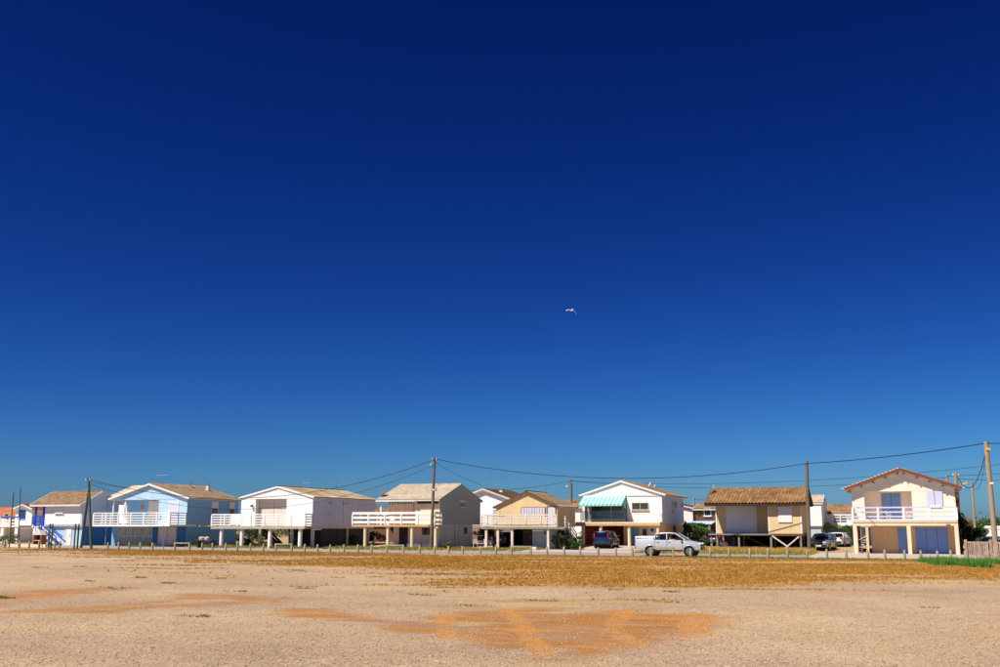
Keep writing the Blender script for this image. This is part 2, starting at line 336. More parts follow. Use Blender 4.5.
def ground():
    dirc = math.pi/2+TH
    fan = np.linspace(-R(30), R(30), 560); rest = np.linspace(R(30), 2*math.pi-R(30), 120)[1:-1]
    ang = dirc-np.concatenate([fan, rest]); rad = np.concatenate([[.5, 3, 6, 9], np.geomspace(11, 150, 330), np.geomspace(160, 4500, 40)])
    A, Q = np.meshgrid(ang, rad); U = CU+Q*np.cos(A); V = CV+Q*np.sin(A)
    nr, na = A.shape; Z = ground_z(U, V)
    P = np.stack([U, V, Z], -1).reshape(-1, 3)
    i, j = np.meshgrid(np.arange(nr-1), np.arange(na), indexing='ij'); j2 = (j+1) % na
    Fq = np.stack([i*na+j, i*na+j2, (i+1)*na+j2, (i+1)*na+j], -1).reshape(-1, 4)
    m = bpy.data.materials.new('gravel_lot'); m.use_nodes = True; t = m.node_tree; n = t.nodes; L = t.links; p = n['Principled BSDF']
    p.inputs['Roughness'].default_value = .95; p.inputs['Specular IOR Level'].default_value = .15
    geo = n.new('ShaderNodeNewGeometry')
    def noise(s, d=4, rgh=.6, mp=None):
        k = n.new('ShaderNodeTexNoise'); k.inputs['Scale'].default_value = s; k.inputs['Detail'].default_value = d; k.inputs['Roughness'].default_value = rgh
        if mp:
            q = n.new('ShaderNodeMapping'); q.inputs['Scale'].default_value = mp; q.inputs['Rotation'].default_value = (0, 0, -TH); L.new(geo.outputs['Position'], q.inputs[0]); L.new(q.outputs[0], k.inputs['Vector'])
        else: L.new(geo.outputs['Position'], k.inputs['Vector'])
        return k.outputs['Fac']
    MUL = [(.76, .73, .64)]
    def ramp(f, *st):
        r = n.new('ShaderNodeValToRGB'); e = r.color_ramp.elements
        while len(e) < len(st): e.new(.5)
        for q, (pos, c) in zip(e, st): q.position = pos; q.color = (*[x*k for x, k in zip(lin(c), MUL[0])], 1)
        L.new(f, r.inputs[0]); return r.outputs[0]
    def mix(f, a, b):
        x = n.new('ShaderNodeMix'); x.data_type = 'RGBA'; L.new(f, x.inputs[0]); L.new(a, x.inputs[6]); L.new(b, x.inputs[7]); return x.outputs[2]
    def mr(f, a, b, c=0, d=1):
        x = n.new('ShaderNodeMapRange'); x.inputs[1].default_value = a; x.inputs[2].default_value = b; x.inputs[3].default_value = c; x.inputs[4].default_value = d; L.new(f, x.inputs[0]); return x.outputs[0]
    def att(nm):
        x = n.new('ShaderNodeAttribute'); x.attribute_name = nm; return x.outputs['Fac']
    def math_(op, a, b):
        x = n.new('ShaderNodeMath'); x.operation = op; L.new(a, x.inputs[0])
        if isinstance(b, float): x.inputs[1].default_value = b
        else: L.new(b, x.inputs[1])
        return x.outputs[0]
    base = ramp(noise(.13, 9, .7), (.35, (152, 128, 114)), (.5, (184, 156, 134)), (.65, (212, 186, 154)))
    sand = ramp(noise(.5, 6), (.3, (196, 154, 100)), (.7, (212, 180, 130)))
    base = mix(mr(noise(.42, 9, .74, (.5, 1.5, 1)), .48, .64, 0, .7), base, sand)
    rust = ramp(noise(1.5, 6), (.3, (186, 128, 76)), (.7, (204, 156, 104)))
    base = mix(mr(noise(.33, 10, .76, (.45, 1.7, 1)), .57, .68, 0, .6), base, rust)
    # grit: pebbles of many tones
    vo = n.new('ShaderNodeTexVoronoi'); vo.inputs['Scale'].default_value = 22; L.new(geo.outputs['Position'], vo.inputs['Vector'])
    sepc = n.new('ShaderNodeSeparateColor'); L.new(vo.outputs['Color'], sepc.inputs[0])
    grit = ramp(sepc.outputs[0], (0, (108, 92, 80)), (.35, (176, 150, 128)), (.75, (196, 172, 148)), (1, (232, 218, 200)))
    base = mix(mr(noise(.9, 5), .35, .65, .25, .6), base, grit)
    MUL[0] = (.78, .70, .46)
    clay = ramp(noise(1.1, 7, .7, (.5, 1.3, 1)), (.3, (150, 96, 50)), (.5, (172, 118, 66)), (.7, (192, 146, 94)))
    cf = math_('MULTIPLY', att('clay'), mr(noise(.9, 9, .75, (.4, 1.8, 1)), .3, .5, .3, 1))
    base = mix(cf, base, clay)
    trk = ramp(noise(3, 5), (.3, (184, 128, 74)), (.7, (204, 156, 104)))
    base = mix(math_('MULTIPLY', att('track'), .75), base, trk)
    MUL[0] = (.72, .68, .64)
    slate = ramp(noise(4, 4), (.3, (138, 124, 122)), (.7, (160, 146, 142)))
    base = mix(math_('MULTIPLY', att('clay'), mr(noise(.8, 4, .5, (.5, 1.6, 1)), .54, .64, 0, .75)), base, slate)
    MUL[0] = (.8, .78, .52)
    dry = ramp(noise(.8, 8, .72, (.6, 1.4, 1)), (.28, (138, 98, 54)), (.5, (174, 128, 66)), (.72, (204, 164, 106)))
    base = mix(math_('MULTIPLY', att('dry'), mr(noise(3.5, 6, .7), .3, .55, .35, 1)), base, dry)
    L.new(base, p.inputs['Base Color'])
    bp = n.new('ShaderNodeBump'); bp.inputs['Strength'].default_value = .4; bp.inputs['Distance'].default_value = .03
    hs = n.new('ShaderNodeMath'); hs.operation = 'ADD'; L.new(noise(18, 5, .7), hs.inputs[0]); L.new(vo.outputs['Distance'], hs.inputs[1])
    L.new(hs.outputs[0], bp.inputs['Height']); L.new(bp.outputs[0], p.inputs['Normal'])
    o = np_mesh('ground', P, Fq, m, smooth=True)
    uu, vv = P[:, 0], P[:, 1]; cl, tr = clay_cover(uu, vv)
    for nm, a in (('dry', dry_cover(uu, vv)), ('clay', cl), ('track', tr)):
        at_ = o.data.attributes.new(nm, 'FLOAT', 'POINT'); at_.data.foreach_set('value', a.astype(np.float32))
    tag(o, kind='structure'); return o
ground()
def sheet(name, u0, u1, v0, v1, m, dz, nu=60, wob=0):
    us = np.linspace(u0, u1, nu+1); V = []
    for i, u in enumerate(us):
        w = wob*(vnoise(np.array([u]), np.array([3.]), 1.5, 5)[0]-.5); w2 = wob*(vnoise(np.array([u]), np.array([9.]), 1.5, 6)[0]-.5)
        for t in np.linspace(0, 1, 15):
            vv = v0+w+(v1+w2-v0-w)*t; V.append((u, vv, G(u, vv)+dz))
    F = [(i*15+k, (i+1)*15+k, (i+1)*15+k+1, i*15+k+1) for i in range(nu) for k in range(14)]
    return tag(np_mesh(name, V, F, m), kind='structure')
sheet('road', -220, 220, 3.3, 11.4, 'asphalt', .008, 400, .5)
sheet('driveway', -3.2, 7.2, 11.2, 20.9, 'apron', .014, 20, .3); 
sheet('driveway', -3.6, 7.0, 20.8, 35, 'apron', .035, 20, .3)
sheet('forecourt', 21.6, 33.4, 4.5, 20.5, 'apron', .016, 40, .4)

# ------------------------------------------------------------------ house building blocks
def part(parent, name, m, *boxes, smooth=None, label=None):
    b = MB()
    for q in boxes: b.box(*q)
    o = b.build(name, m, parent, smooth=smooth)
    if label: o['label'] = label
    return o
def gable_volume(parent, m, axis, a0, a1, b0, b1, z0, ze0, ze1, r, zr, name='wall'):
    poly = [(b0, z0), (b1, z0), (b1, ze1), (r, zr), (b0, ze0)]
    return MB().prism(poly, 'y' if axis == 'v' else 'x', a0, a1).build(name, m, parent)
def tiles(parent, m, axis, a0, a1, e, ze, r, zr, period=.24, amp=.04, row=.4, name='roof_tiles'):
    # one slope: wavy columns running from ridge (r, zr) down to eave (e, ze), stepped row by row
    nc = max(2, int(round(abs(a1-a0)/period))); nr = max(2, int(round(math.hypot(e-r, ze-zr)/row))); sub = 4
    xs = np.linspace(a0, a1, nc*sub+1); ph = np.linspace(0, nc*2*math.pi, nc*sub+1); h = amp*(1-np.cos(ph))*.5+.01
    V = []; F = []; w = len(xs)
    for k in range(nr):
        for t, lift in ((k/nr, 0), ((k+1)/nr, .03)):
            b = r+(e-r)*t; z = zr+(ze-zr)*t+lift
            for x, hh in zip(xs, h): V.append((x, b, z+hh) if axis == 'u' else (b, x, z+hh))
        o = k*2*w
        F += [(o+i, o+i+1, o+w+i+1, o+w+i) for i in range(w-1)]
        if k < nr-1: F += [(o+w+i, o+w+i+1, o+2*w+i+1, o+2*w+i) for i in range(w-1)]
    q = parent
    while q.parent is not None: q = q.parent
    V = np.array(V)-np.array(q.location)
    return tag(np_mesh(name, V, F, m, parent), kind='stuff')
def roof(parent, m, axis, a0, a1, e0, e1, ze0, ze1, r, zr, th=.12, under='offwhite', verge=None, period=.24, amp=.04, cap=None):
    poly = [(e0, ze0), (r, zr), (e1, ze1), (e1, ze1-th), (r, zr-th), (e0, ze0-th)]
    b = MB(); P = (lambda p, a: (a, p[0], p[1])) if axis == 'u' else (lambda p, a: (p[0], a, p[1]))
    for q in ([poly[0], poly[1], poly[4], poly[5]], [poly[1], poly[2], poly[3], poly[4]]): b.prism(q, 'x' if axis == 'u' else 'y', a0, a1)
    o = b.build('roof', under, parent)
    tiles(o, m, axis, a0-.03, a1+.03, e0, ze0+.012, r, zr+.012, period, amp); tiles(o, m, axis, a0-.03, a1+.03, e1, ze1+.012, r, zr+.012, period, amp)
    MB().tube([P((r, zr+.03), a0-.05), P((r, zr+.03), a1+.05)], .09, 8).build('ridge_cap', cap or m, o, smooth=60)
    if verge:
        for a in (a0-.045, a1+.045):
            for (p0, p1) in ((poly[0], poly[1]), (poly[1], poly[2])):
                MB().bar(P((p0[0], p0[1]-.03), a), P((p1[0], p1[1]-.03), a), .05, .16).build('barge_board', verge, o)
    return o
def column(parent, m, u, v, z0, z1, r=.17, cap=True):
    b = MB().tube([(u, v, z0), (u, v, z1)], r, 14); o = b.build('column', m, parent, smooth=50)
    return o
def square_post(parent, m, u, v, z0, z1, w=.14, name='post'):
    return MB().box(u-w/2, u+w/2, v-w/2, v+w/2, z0, z1).build(name, m, parent)
def railing(parent, path, z0, h, m, step=1.5, nr=3, th=.05, bh=.1, post_m=None, top_m=None, name='railing', pw=.1):
    segs = list(zip(path[:-1], path[1:])); top = MB()
    for (a, b) in segs: top.bar((a[0], a[1], z0+h), (b[0], b[1], z0+h), th+.03, bh)
    o = top.build(name, top_m or m, parent)
    for si, (a, b) in enumerate(segs):
        L = math.hypot(b[0]-a[0], b[1]-a[1]); n = max(1, int(round(L/step)))
        for k in range(n+(1 if si == len(segs)-1 else 0)):
            t = k/n; x, y = a[0]+(b[0]-a[0])*t, a[1]+(b[1]-a[1])*t
            MB().box(x-pw/2, x+pw/2, y-pw/2, y+pw/2, z0, z0+h-bh/2-.002).build('post', post_m or m, o)
        for k in range(nr):
            z = z0+h*(k+.55)/(nr+.55); MB().bar((a[0], a[1], z), (b[0], b[1], z), th, bh).build('rail', m, o)
    return o
def win_front(parent, u0, u1, z0, z1, v, frame='white_paint', pane='pane', mull=1, shutter=None, sill=True, fw=.06):
    # window on a wall facing the street (wall face at v)
    f = MB()
    f.box(u0, u1, v-.05, v+.03, z1-fw, z1).box(u0, u1, v-.05, v+.03, z0, z0+fw).box(u0, u0+fw, v-.05, v+.03, z0+fw, z1-fw).box(u1-fw, u1, v-.05, v+.03, z0+fw, z1-fw)
    for k in range(mull):
        c = u0+(u1-u0)*(k+1)/(mull+1); f.box(c-.025, c+.025, v-.045, v+.03, z0+fw, z1-fw)
    o = f.build('window', frame, parent)
    n = mull+1
    for k in range(n):
        a = u0+(u1-u0)*k/n; b = u0+(u1-u0)*(k+1)/n
        MB().box(a+.03, b-.03, v-.02, v-.008, z0+fw*.5, z1-fw*.5).build('pane', pane, o)
    if sill: MB().box(u0-.06, u1+.06, v-.13, v+.02, z0-.07, z0-.005).build('sill', frame, o)
    if shutter: MB().box(u0+.02, u1-.02, v-.075, v-.052, z0+(z1-z0)*shutter[1], z1-.02).build('roller_shutter', shutter[0], o)
    return o
def win_side(parent, v0, v1, z0, z1, u, frame='white_paint', pane='pane', shutter=None, sill=True, fw=.06):
    f = MB(); f.box(u-.03, u+.05, v0, v1, z1-fw, z1).box(u-.03, u+.05, v0, v1, z0, z0+fw).box(u-.03, u+.05, v0, v0+fw, z0+fw, z1-fw).box(u-.03, u+.05, v1-fw, v1, z0+fw, z1-fw)
    o = f.build('window', frame, parent)
    MB().box(u+.008, u+.02, v0+.03, v1-.03, z0+.03, z1-.03).build('pane', pane, o)
    if sill: MB().box(u-.02, u+.13, v0-.06, v1+.06, z0-.07, z0-.005).build('sill', frame, o)
    if shutter: MB().box(u+.052, u+.075, v0+.02, v1-.02, z0+(z1-z0)*shutter[1], z1-.02).build('roller_shutter', shutter[0], o)
    return o
def door_front(parent, u0, u1, z0, z1, v, m, frame=None, panels=0, handle=True, name='door', leaves=1, slats=0):
    b = MB().box(u0, u1, v-.04, v+.03, z0, z1); o = b.build(name, m, parent)
    if frame:
        MB().box(u0-.08, u0-.002, v-.06, v+.03, z0, z1+.08).box(u1+.002, u1+.08, v-.06, v+.03, z0, z1+.08).box(u0-.002, u1+.002, v-.06, v+.03, z1+.002, z1+.08).build('frame', frame, o)
    for k in range(leaves-1):
        c = u0+(u1-u0)*(k+1)/leaves; MB().box(c-.012, c+.012, v-.046, v-.041, z0+.01, z1-.01).build('joint', 'dark', o)
    for k in range(panels):
        za = z0+(z1-z0)*(k+.12)/panels; zb = z0+(z1-z0)*(k+.88)/panels
        MB().box(u0+.1, u1-.1, v-.055, v-.041, za, zb).build('panel', m, o)
    for k in range(slats):
        z = z0+(z1-z0)*(k+1)/(slats+1); MB().box(u0+.03, u1-.03, v-.052, v-.041, z-.02, z+.02).build('rib', m, o)
    if handle:
        h = u1-.1 if leaves == 1 else (u0+u1)/2+.1
        MB().box(h-.02, h+.02, v-.1, v-.041, z0+.95, z0+1.09).build('handle', 'metal', o)
    return o
def dish(parent, p, az=-40, r=.38, mast=.5):
    p = Vector(p); d = Vector((math.sin(R(az)), -math.cos(R(az)), .45)).normalized(); c = p+Vector((0, 0, mast))
    a = d.orthogonal().normalized(); b = d.cross(a); V = []; F = []; n = 14
    for side, off in ((1, 0), (-1, -.02)):
        base = len(V); V.append(c+d*off)
        for k in range(1, 4):
            rr = r*k/3
            for t in range(n): V.append(c+d*(off+.28*rr*rr/r)+(a*math.cos(2*math.pi*t/n)+b*math.sin(2*math.pi*t/n))*rr)
        for t in range(n):
            F.append((base, base+1+t, base+1+(t+1) % n))
            for k in range(2): F.append((base+1+k*n+t, base+1+k*n+(t+1) % n, base+1+(k+1)*n+(t+1) % n, base+1+(k+1)*n+t))
    o = MB().add(V, F).build('satellite_dish', 'dish_white', parent, smooth=60)
    MB().tube([c, c+d*r*.9-Vector((0, 0, .12))], .015, 6).build('feed_arm', 'galv', o)
    MB().tube([p-Vector((0, 0, .1)), c], .025, 6).build('mast', 'galv', o)
    return o
def antenna(parent, p, h=1.0, L=1.1, az=0, n=7):
    p = Vector(p); t = p+Vector((0, 0, h)); d = Vector((math.cos(R(az)), math.sin(R(az)), 0)); s = Vector((-d.y, d.x, .0))
    o = MB().tube([p-Vector((0, 0, .15)), t], .022, 6).build('antenna', 'galv', parent)
    b = MB().tube([t-d*L*.35, t+d*L*.65], .014, 5)
    for k in range(n):
        q = t+d*(L*(-.33+.95*k/(n-1))); w = .3-.02*k
        b.tube([q-s*w, q+s*w], .008, 4)
    b.tube([t-d*L*.35-Vector((0, 0, .25)), t-d*L*.35+Vector((0, 0, .25))], .012, 4)
    b.build('aerial', 'galv', o); return o
def chimney(parent, u, v, z, w=.3, h=.5, m='white_paint', pot='orange'):
    o = MB().box(u-w/2, u+w/2, v-w/2, v+w/2, z-.5, z+h*.6).build('chimney', m, parent)
    MB().tube([(u, v, z+h*.6), (u, v, z+h)], w*.32, 10).build('pot', pot, o); return o
def stairs(parent, p0, p1, w, n, m, stringer=None, side=(0, 1), name='staircase'):
    # treads from p0 (bottom) to p1 (top); side = horizontal direction across
    p0, p1 = Vector(p0), Vector(p1); s = Vector((side[0], side[1], 0)).normalized(); st = MB()
    for q in (-.5, .5): st.bar(p0+s*w*q, p1+s*w*q, .05, .24)
    o = st.build(name, stringer or m, parent)
    d = Vector((p1.x-p0.x, p1.y-p0.y, 0)).normalized()
    for k in range(n):
        c = p0+(p1-p0)*((k+.6)/n)
        MB().add([c+d*x+s*y+Vector((0, 0, z)) for z in (0, .05) for x, y in ((-.14, -w/2+.03), (.14, -w/2+.03), (.14, w/2-.03), (-.14, w/2-.03))], [(0,1,2,3),(7,6,5,4),(0,4,5,1),(1,5,6,2),(2,6,7,3),(3,7,4,0)]).build('tread', m, o)
    return o
def house(label, u, v): return thing('stilt_house', label, 'house', (u, v, G(u, v)), 0, 'houses on stilts along the street')
def gap(u, v): return G(u, v)-.12

# ------------------------------------------------------------------ house 1 : blue stairs
def house_blue_stairs():
    h = house('white house with blue outside stairs and brown tiled roof, leftmost on the street', -56, 17)
    uL, uC, uR, v0, vb, zf = -59.1, -57.6, -52.57, 14.0, 20.2, 2.2
    gable_volume(h, 'white_shade', 'u', uC, uR, v0, vb, zf, 4.5, 4.5, 16.7, 5.7)
    MB().prism([(16.2, zf), (vb, zf), (vb, 4.5), (16.7, 5.7), (16.2, 5.4)], 'x', uL, uC-.004).build('wall', 'pale_blue', h)
    roof(h, 'tile_brown', 'u', uL-.25, uR+.1, v0-.45, vb+.25, 4.44, 4.42, 16.7, 5.86, verge='white_paint')
    part(h, 'fascia', 'offwhite', (uL-.25, uR+.08, v0-.5, v0-.452, 4.26, 4.44))
    part(h, 'deck', 'white_paint', (uL-.3, uC-.004, v0+.1, 16.2, zf-.18, zf))
    part(h, 'wall', 'pale_blue', (-57.2, uR-.1, v0+.25, vb-.3, gap(-55, 17), zf-.004))
    part(h, 'wall', 'strong_blue', (uR-.096, uR-.05, v0+.25, vb-.3, gap(-52.6, 17), zf-.02))  # deep blue skin: shade on the light blue side wall put into colour
    part(h, 'blind', 'white_paint', (uC+.08, uR-.15, v0-.04, v0-.004, zf+.12, 4.2))
    win_front(h, -56.15, -55.1, 3.55, 4.2, v0-.05, 'white_paint', 'curtain', 0, ('white_paint', .1))
    door_front(h, -54.77, -54.1, .2, 2.0, v0+.25, 'white_paint', 'offwhite')
    part(h, 'lintel', 'white_paint', (-57.2, uR-.11, v0+.16, v0+.246, zf-.2, zf-.01))
    for u in (uL+.05, uC-.35): square_post(h, 'royal_blue', u, v0+.15, zf, 4.4, .16)
    for u in (uL+.1, -58.1): square_post(h, 'white_paint', u, v0+.2, gap(u, v0), zf-.18, .3, 'pillar')
    railing(h, [(uL-.2, 16), (uL-.2, v0+.15), (uL+.7, v0+.15)], zf, 1.0, 'royal_blue', .9, 3)
    st = stairs(h, (-54.9, v0-.55, G(-55, 14)+.1), (-58.5, v0-.3, zf+.05), .9, 11, 'royal_blue', 'white_paint', (0, 1))
    for q in (-1.0, -.1): MB().bar((-54.9, v0+q, 1.05), (-58.5, v0+q+.2, 3.15), .06, .1).build('handrail', 'royal_blue', st)
    for k in range(4):
        t = k/3.4; MB().box(-54.95-3.5*t-.04, -54.95-3.5*t+.04, v0-1.03, v0-.95, .15+2.05*t, 1.05+2.05*t).build('baluster', 'royal_blue', st)
    part(h, 'wall_panel', 'white_paint', (-57.1, -56.5, v0+.15, v0+.246, .5, 1.9))
    MB().tube([(-54.5, 16.9, 5.7), (-54.5, 16.9, 6.12)], .12, 10).build('chimney_pot', 'orange', h)
    MB().tube([(-57.2, 15.2, 4.8), (-57.2, 15.2, 5.35)], .05, 8).build('vent_pipe', 'galv', h)
    v_, z_ = atu(107, 507, uR+.12); dish(h, (uR+.14, v_, 4.6), -50, .27, 1.65)
    MB().tube([(uR+.14, v_, 3.9), (uR+.14, v_, 4.6)], .03, 6).build('mast', 'galv', h)
    MB().tube([(uR-.02, 15.6, .75), (uR-.045, 15.6, .75)], .28, 16).build('vent', 'dark', h, smooth=40)
house_blue_stairs()

# ------------------------------------------------------------------ house 2 : pale blue gable
def house_pale_blue():
    h = house('pale blue gable house with white balcony and lattice garage doors', -45, 19)
    uL, uR, v0, v1, vb, zf, vd = -49.6, -40.04, 15.0, 16.7, 23.9, 2.35, 12.4
    um = (uL+uR)/2
    gable_volume(h, 'pale_blue_shade', 'v', v1, vb, uL, uR, zf, 5.0, 5.0, um, 6.34)
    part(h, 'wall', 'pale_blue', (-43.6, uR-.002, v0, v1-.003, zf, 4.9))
    part(h, 'wall', 'pale_blue_shade', (uR-.001, uR+.02, v0+.01, v1+.2, zf, 4.89))  # thin skin carries the painted shade tone onto the side of the block
    square_post(h, 'white_paint', uL+.1, v0+.1, zf, 4.9, .1)
    MB().prism([(uL, 4.903), (uR, 4.903), (uR, 5.0), (um, 6.34), (uL, 5.0)], 'y', v0-.02, v1-.003).build('gable', 'pale_blue', h)
    roof(h, 'tile_tan', 'v', v0-.22, vb+.3, uL-.35, uR+.35, 5.0, 5.0, um, 6.5, verge='white_paint')
    part(h, 'wall', 'teal_blue', (uL+.1, uR-.05, v0+.1, vb-.1, gap(um, 19), zf-.2))
    part(h, 'wall', 'strong_blue', (-44.15, -43.62, v0+.05, v0+.098, gap(um, 19), zf-.21)); part(h, 'wall', 'strong_blue', (-41.15, uR-.1, v0+.05, v0+.098, gap(um, 19), zf-.21))
    part(h, 'deck', 'white_paint', (uL-.1, uR-.01, vd, v1, zf-.19, zf-.01))
    railing(h, [(uL-.05, v0), (uL-.05, vd+.05), (uR-.06, vd+.05), (uR-.06, v0-.02)], zf, 1.15, 'white_paint', 1.63, 4, .05, .1, pw=.13)
    door_front(h, -46.2, -43.75, zf, 4.75, v1, 'beige_shutter', 'offwhite', leaves=2, handle=False, name='shutter', slats=9)
    door_front(h, -42.2, -41.15, zf, 4.55, v0, 'lilac', 'white_paint')
    MB().tube([(-47.05, v1-.05, 4.2), (-47.05, v1-.002, 4.2)], .24, 20).build('sun_ornament', 'orange', h, smooth=40)
    # lattice doors: grey frame, two rows of four panes with white tracery
    x0, x1, z0, z1, vv = -48.5, -44.3, .22, 2.1, v0+.08
    fr = MB(); n = 4
    for k in range(n+1): c = x0+(x1-x0)*k/n; fr.box(c-.05, c+.05, vv-.06, vv, z0, z1)
    for z in (z0, (z0+z1)/2, z1): fr.box(x0+.05, x1-.05, vv-.055, vv-.004, z-.05, z+.05)
    g = fr.build('garage_door', 'canopy_blue', h)
    for k in range(n):
        for j in range(2):
            a = x0+(x1-x0)*k/n+.05; b = x0+(x1-x0)*(k+1)/n-.05; za = z0+(z1-z0)*j/2+.05; zb = za+(z1-z0)/2-.1
            MB().box(a, b, vv-.03, vv-.02, za, zb).build('pane', 'pane_pale', g)
            if j: 
                tr = MB()
                for q in range(3): tr.bar((a+.1+q*.3, vv-.04, za+.1), (a+.3+q*.2, vv-.04, zb-.05), .015, .06)
                tr.build('tracery', 'white_paint', g)
    door_front(h, -43.5, -41.25, .2, 2.08, v0+.1, 'lilac', None, leaves=2, name='garage_door')
    part(h, 'plinth', 'white_paint', (-44.3, -43.7, v0-.1, v0+.04, gap(-44, 15), .42))
    for va, vb_ in ((19.05, 20.2), (22.2, 23.2)): win_side(h, va, vb_, 3.42, 4.78, uR, 'white_shade', 'pane', ('white_paint', .45))
    for u in (uL+.3, uR-.4): square_post(h, 'galv', u, vd+1.6, gap(u, vd), zf-.19, .07)
    antenna(h, (um-.1, 16.6, 6.4), 1.1, 1.2, 20); dish(h, (um+.6, 21, 6.2), -70, .3, .6); chimney(h, um+1.7, 22.5, 6.0, .34, .9, 'offwhite', 'galv')
house_pale_blue()

# ------------------------------------------------------------------ house 3 : white, on round columns
def house_white_columns():
    h = house('white house on round columns with wide slatted balcony and dark garage', -30, 20)
    uL, uR, v0, v1, vb, zf, vd = -33.85, -25.58, 15.5, 16.1, 28.6, 2.2, 14.2
    um = -29.6
    gable_volume(h, 'white_shade', 'v', v1, vb, uL, uR, zf, 4.98, 4.98, um, 5.98)
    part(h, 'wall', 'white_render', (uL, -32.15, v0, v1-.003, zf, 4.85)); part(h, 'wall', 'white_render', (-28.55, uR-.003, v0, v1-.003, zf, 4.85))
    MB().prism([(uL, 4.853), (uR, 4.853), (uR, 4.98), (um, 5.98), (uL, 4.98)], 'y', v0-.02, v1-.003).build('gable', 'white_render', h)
    part(h, 'wall', 'white_shade', (uR-.002, uR+.015, v0+.01, v1+.1, zf, 4.97))  # thin skin gives the white side its painted shade tone
    roof(h, 'sheet_cream', 'v', v0-.05, vb+.3, uL-.3, uR+.15, 4.98, 5.0, um, 6.05, verge='white_paint', period=.18, amp=.03, cap='dark_brown')
    door_front(h, -32.1, -28.6, zf, 4.75, v1, 'beige_shutter', None, leaves=2, handle=False, name='shutter', slats=10)
    b = MB().bar((-32.7, v0-.1, 4.78), (-31.6, v0-.75, 4.0), .06, .08); b.build('strut', 'beige_shutter', h)
    MB().tube([(-32.5, v0-.05, 4.2), (-32.5, v0-.3, 4.15)], .09, 10).build('wall_lamp', 'dark', h)
    part(h, 'deck', 'slab', (uL-2.6, uR-.02, vd, v0-.004, zf-.28, zf-.01)); part(h, 'deck', 'slab', (uL-2.6, uL-.004, v0, 19, zf-.28, zf-.012))
    railing(h, [(uL-2.55, 18.9), (uL-2.55, vd+.06), (uR-.05, vd+.06), (uR-.05, v0)], zf, 1.12, 'white_paint', 1.55, 4, .05, .12, pw=.13)
    part(h, 'railing_panel', 'white_paint', (-34.1, -32.8, vd+.0, vd+.03, zf+.1, zf+1.1))
    for u in (-35.35, -32.95, -29.7, -26.3): column(h, 'white_render', u, vd+.35, gap(u, vd), zf-.28, .2)
    for u in (-31.9, -28.2, -25.85): column(h, 'concrete_col', u, v0+.6, gap(u, v0), zf-.002, .19)
    part(h, 'beam', 'offwhite', (uR-.35, uR-.06, v0+.1, vb-.2, zf-.26, zf-.004))
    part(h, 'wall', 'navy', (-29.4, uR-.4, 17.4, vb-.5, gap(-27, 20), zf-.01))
    for k in range(4): part(h, 'garage_door', 'navy', (-29.3+k*.85, -28.5+k*.85, 17.33, 17.397, gap(-27, 20), zf-.3))
    for k in range(3): part(h, 'garage_door', 'navy', (uR-.397, uR-.33, 17.6+k*1.75, 19.3+k*1.75, gap(-26, 20), zf-.3))
    column(h, 'concrete_col', uR-.25, 22.9, gap(uR, 23), zf-.27, .15); column(h, 'concrete_col', uR-.25, 27.5, gap(uR, 27), zf-.27, .15)
    stairs(h, (-30.6, 17.8, .1), (-33.4, 17.8, zf-.05), .9, 10, 'dark_brown', 'dark_brown', (0, 1))
    stairs(h, (-32.0, 20.4, .1), (-34.4, 20.4, zf-.05), .9, 10, 'dark_brown', 'dark_brown', (0, 1))
    for vv in (18.6, 21.4, 22.2): part(h, 'awning_bracket', 'beige_shutter', (uR+.01, uR+.3, vv, vv+.5, 4.35, 4.42))
    part(h, 'pipe', 'white_shade', (uR+.01, uR+.06, 21.5, 21.56, 2.4, 4.9)); part(h, 'sill', 'offwhite', (uR+.01, uR+.12, 18.4, 19.2, 3.25, 3.31))
    part(h, 'gutter_end', 'white_paint', (uR-.1, uR+.1, v0+.2, v0+1.6, zf-.4, zf-.27))
    antenna(h, (um+.4, 20, 5.9), .7, .7, 10, 4); antenna(h, (um+.3, 26.5, 5.9), 1.0, .8, 60, 5)
house_white_columns()

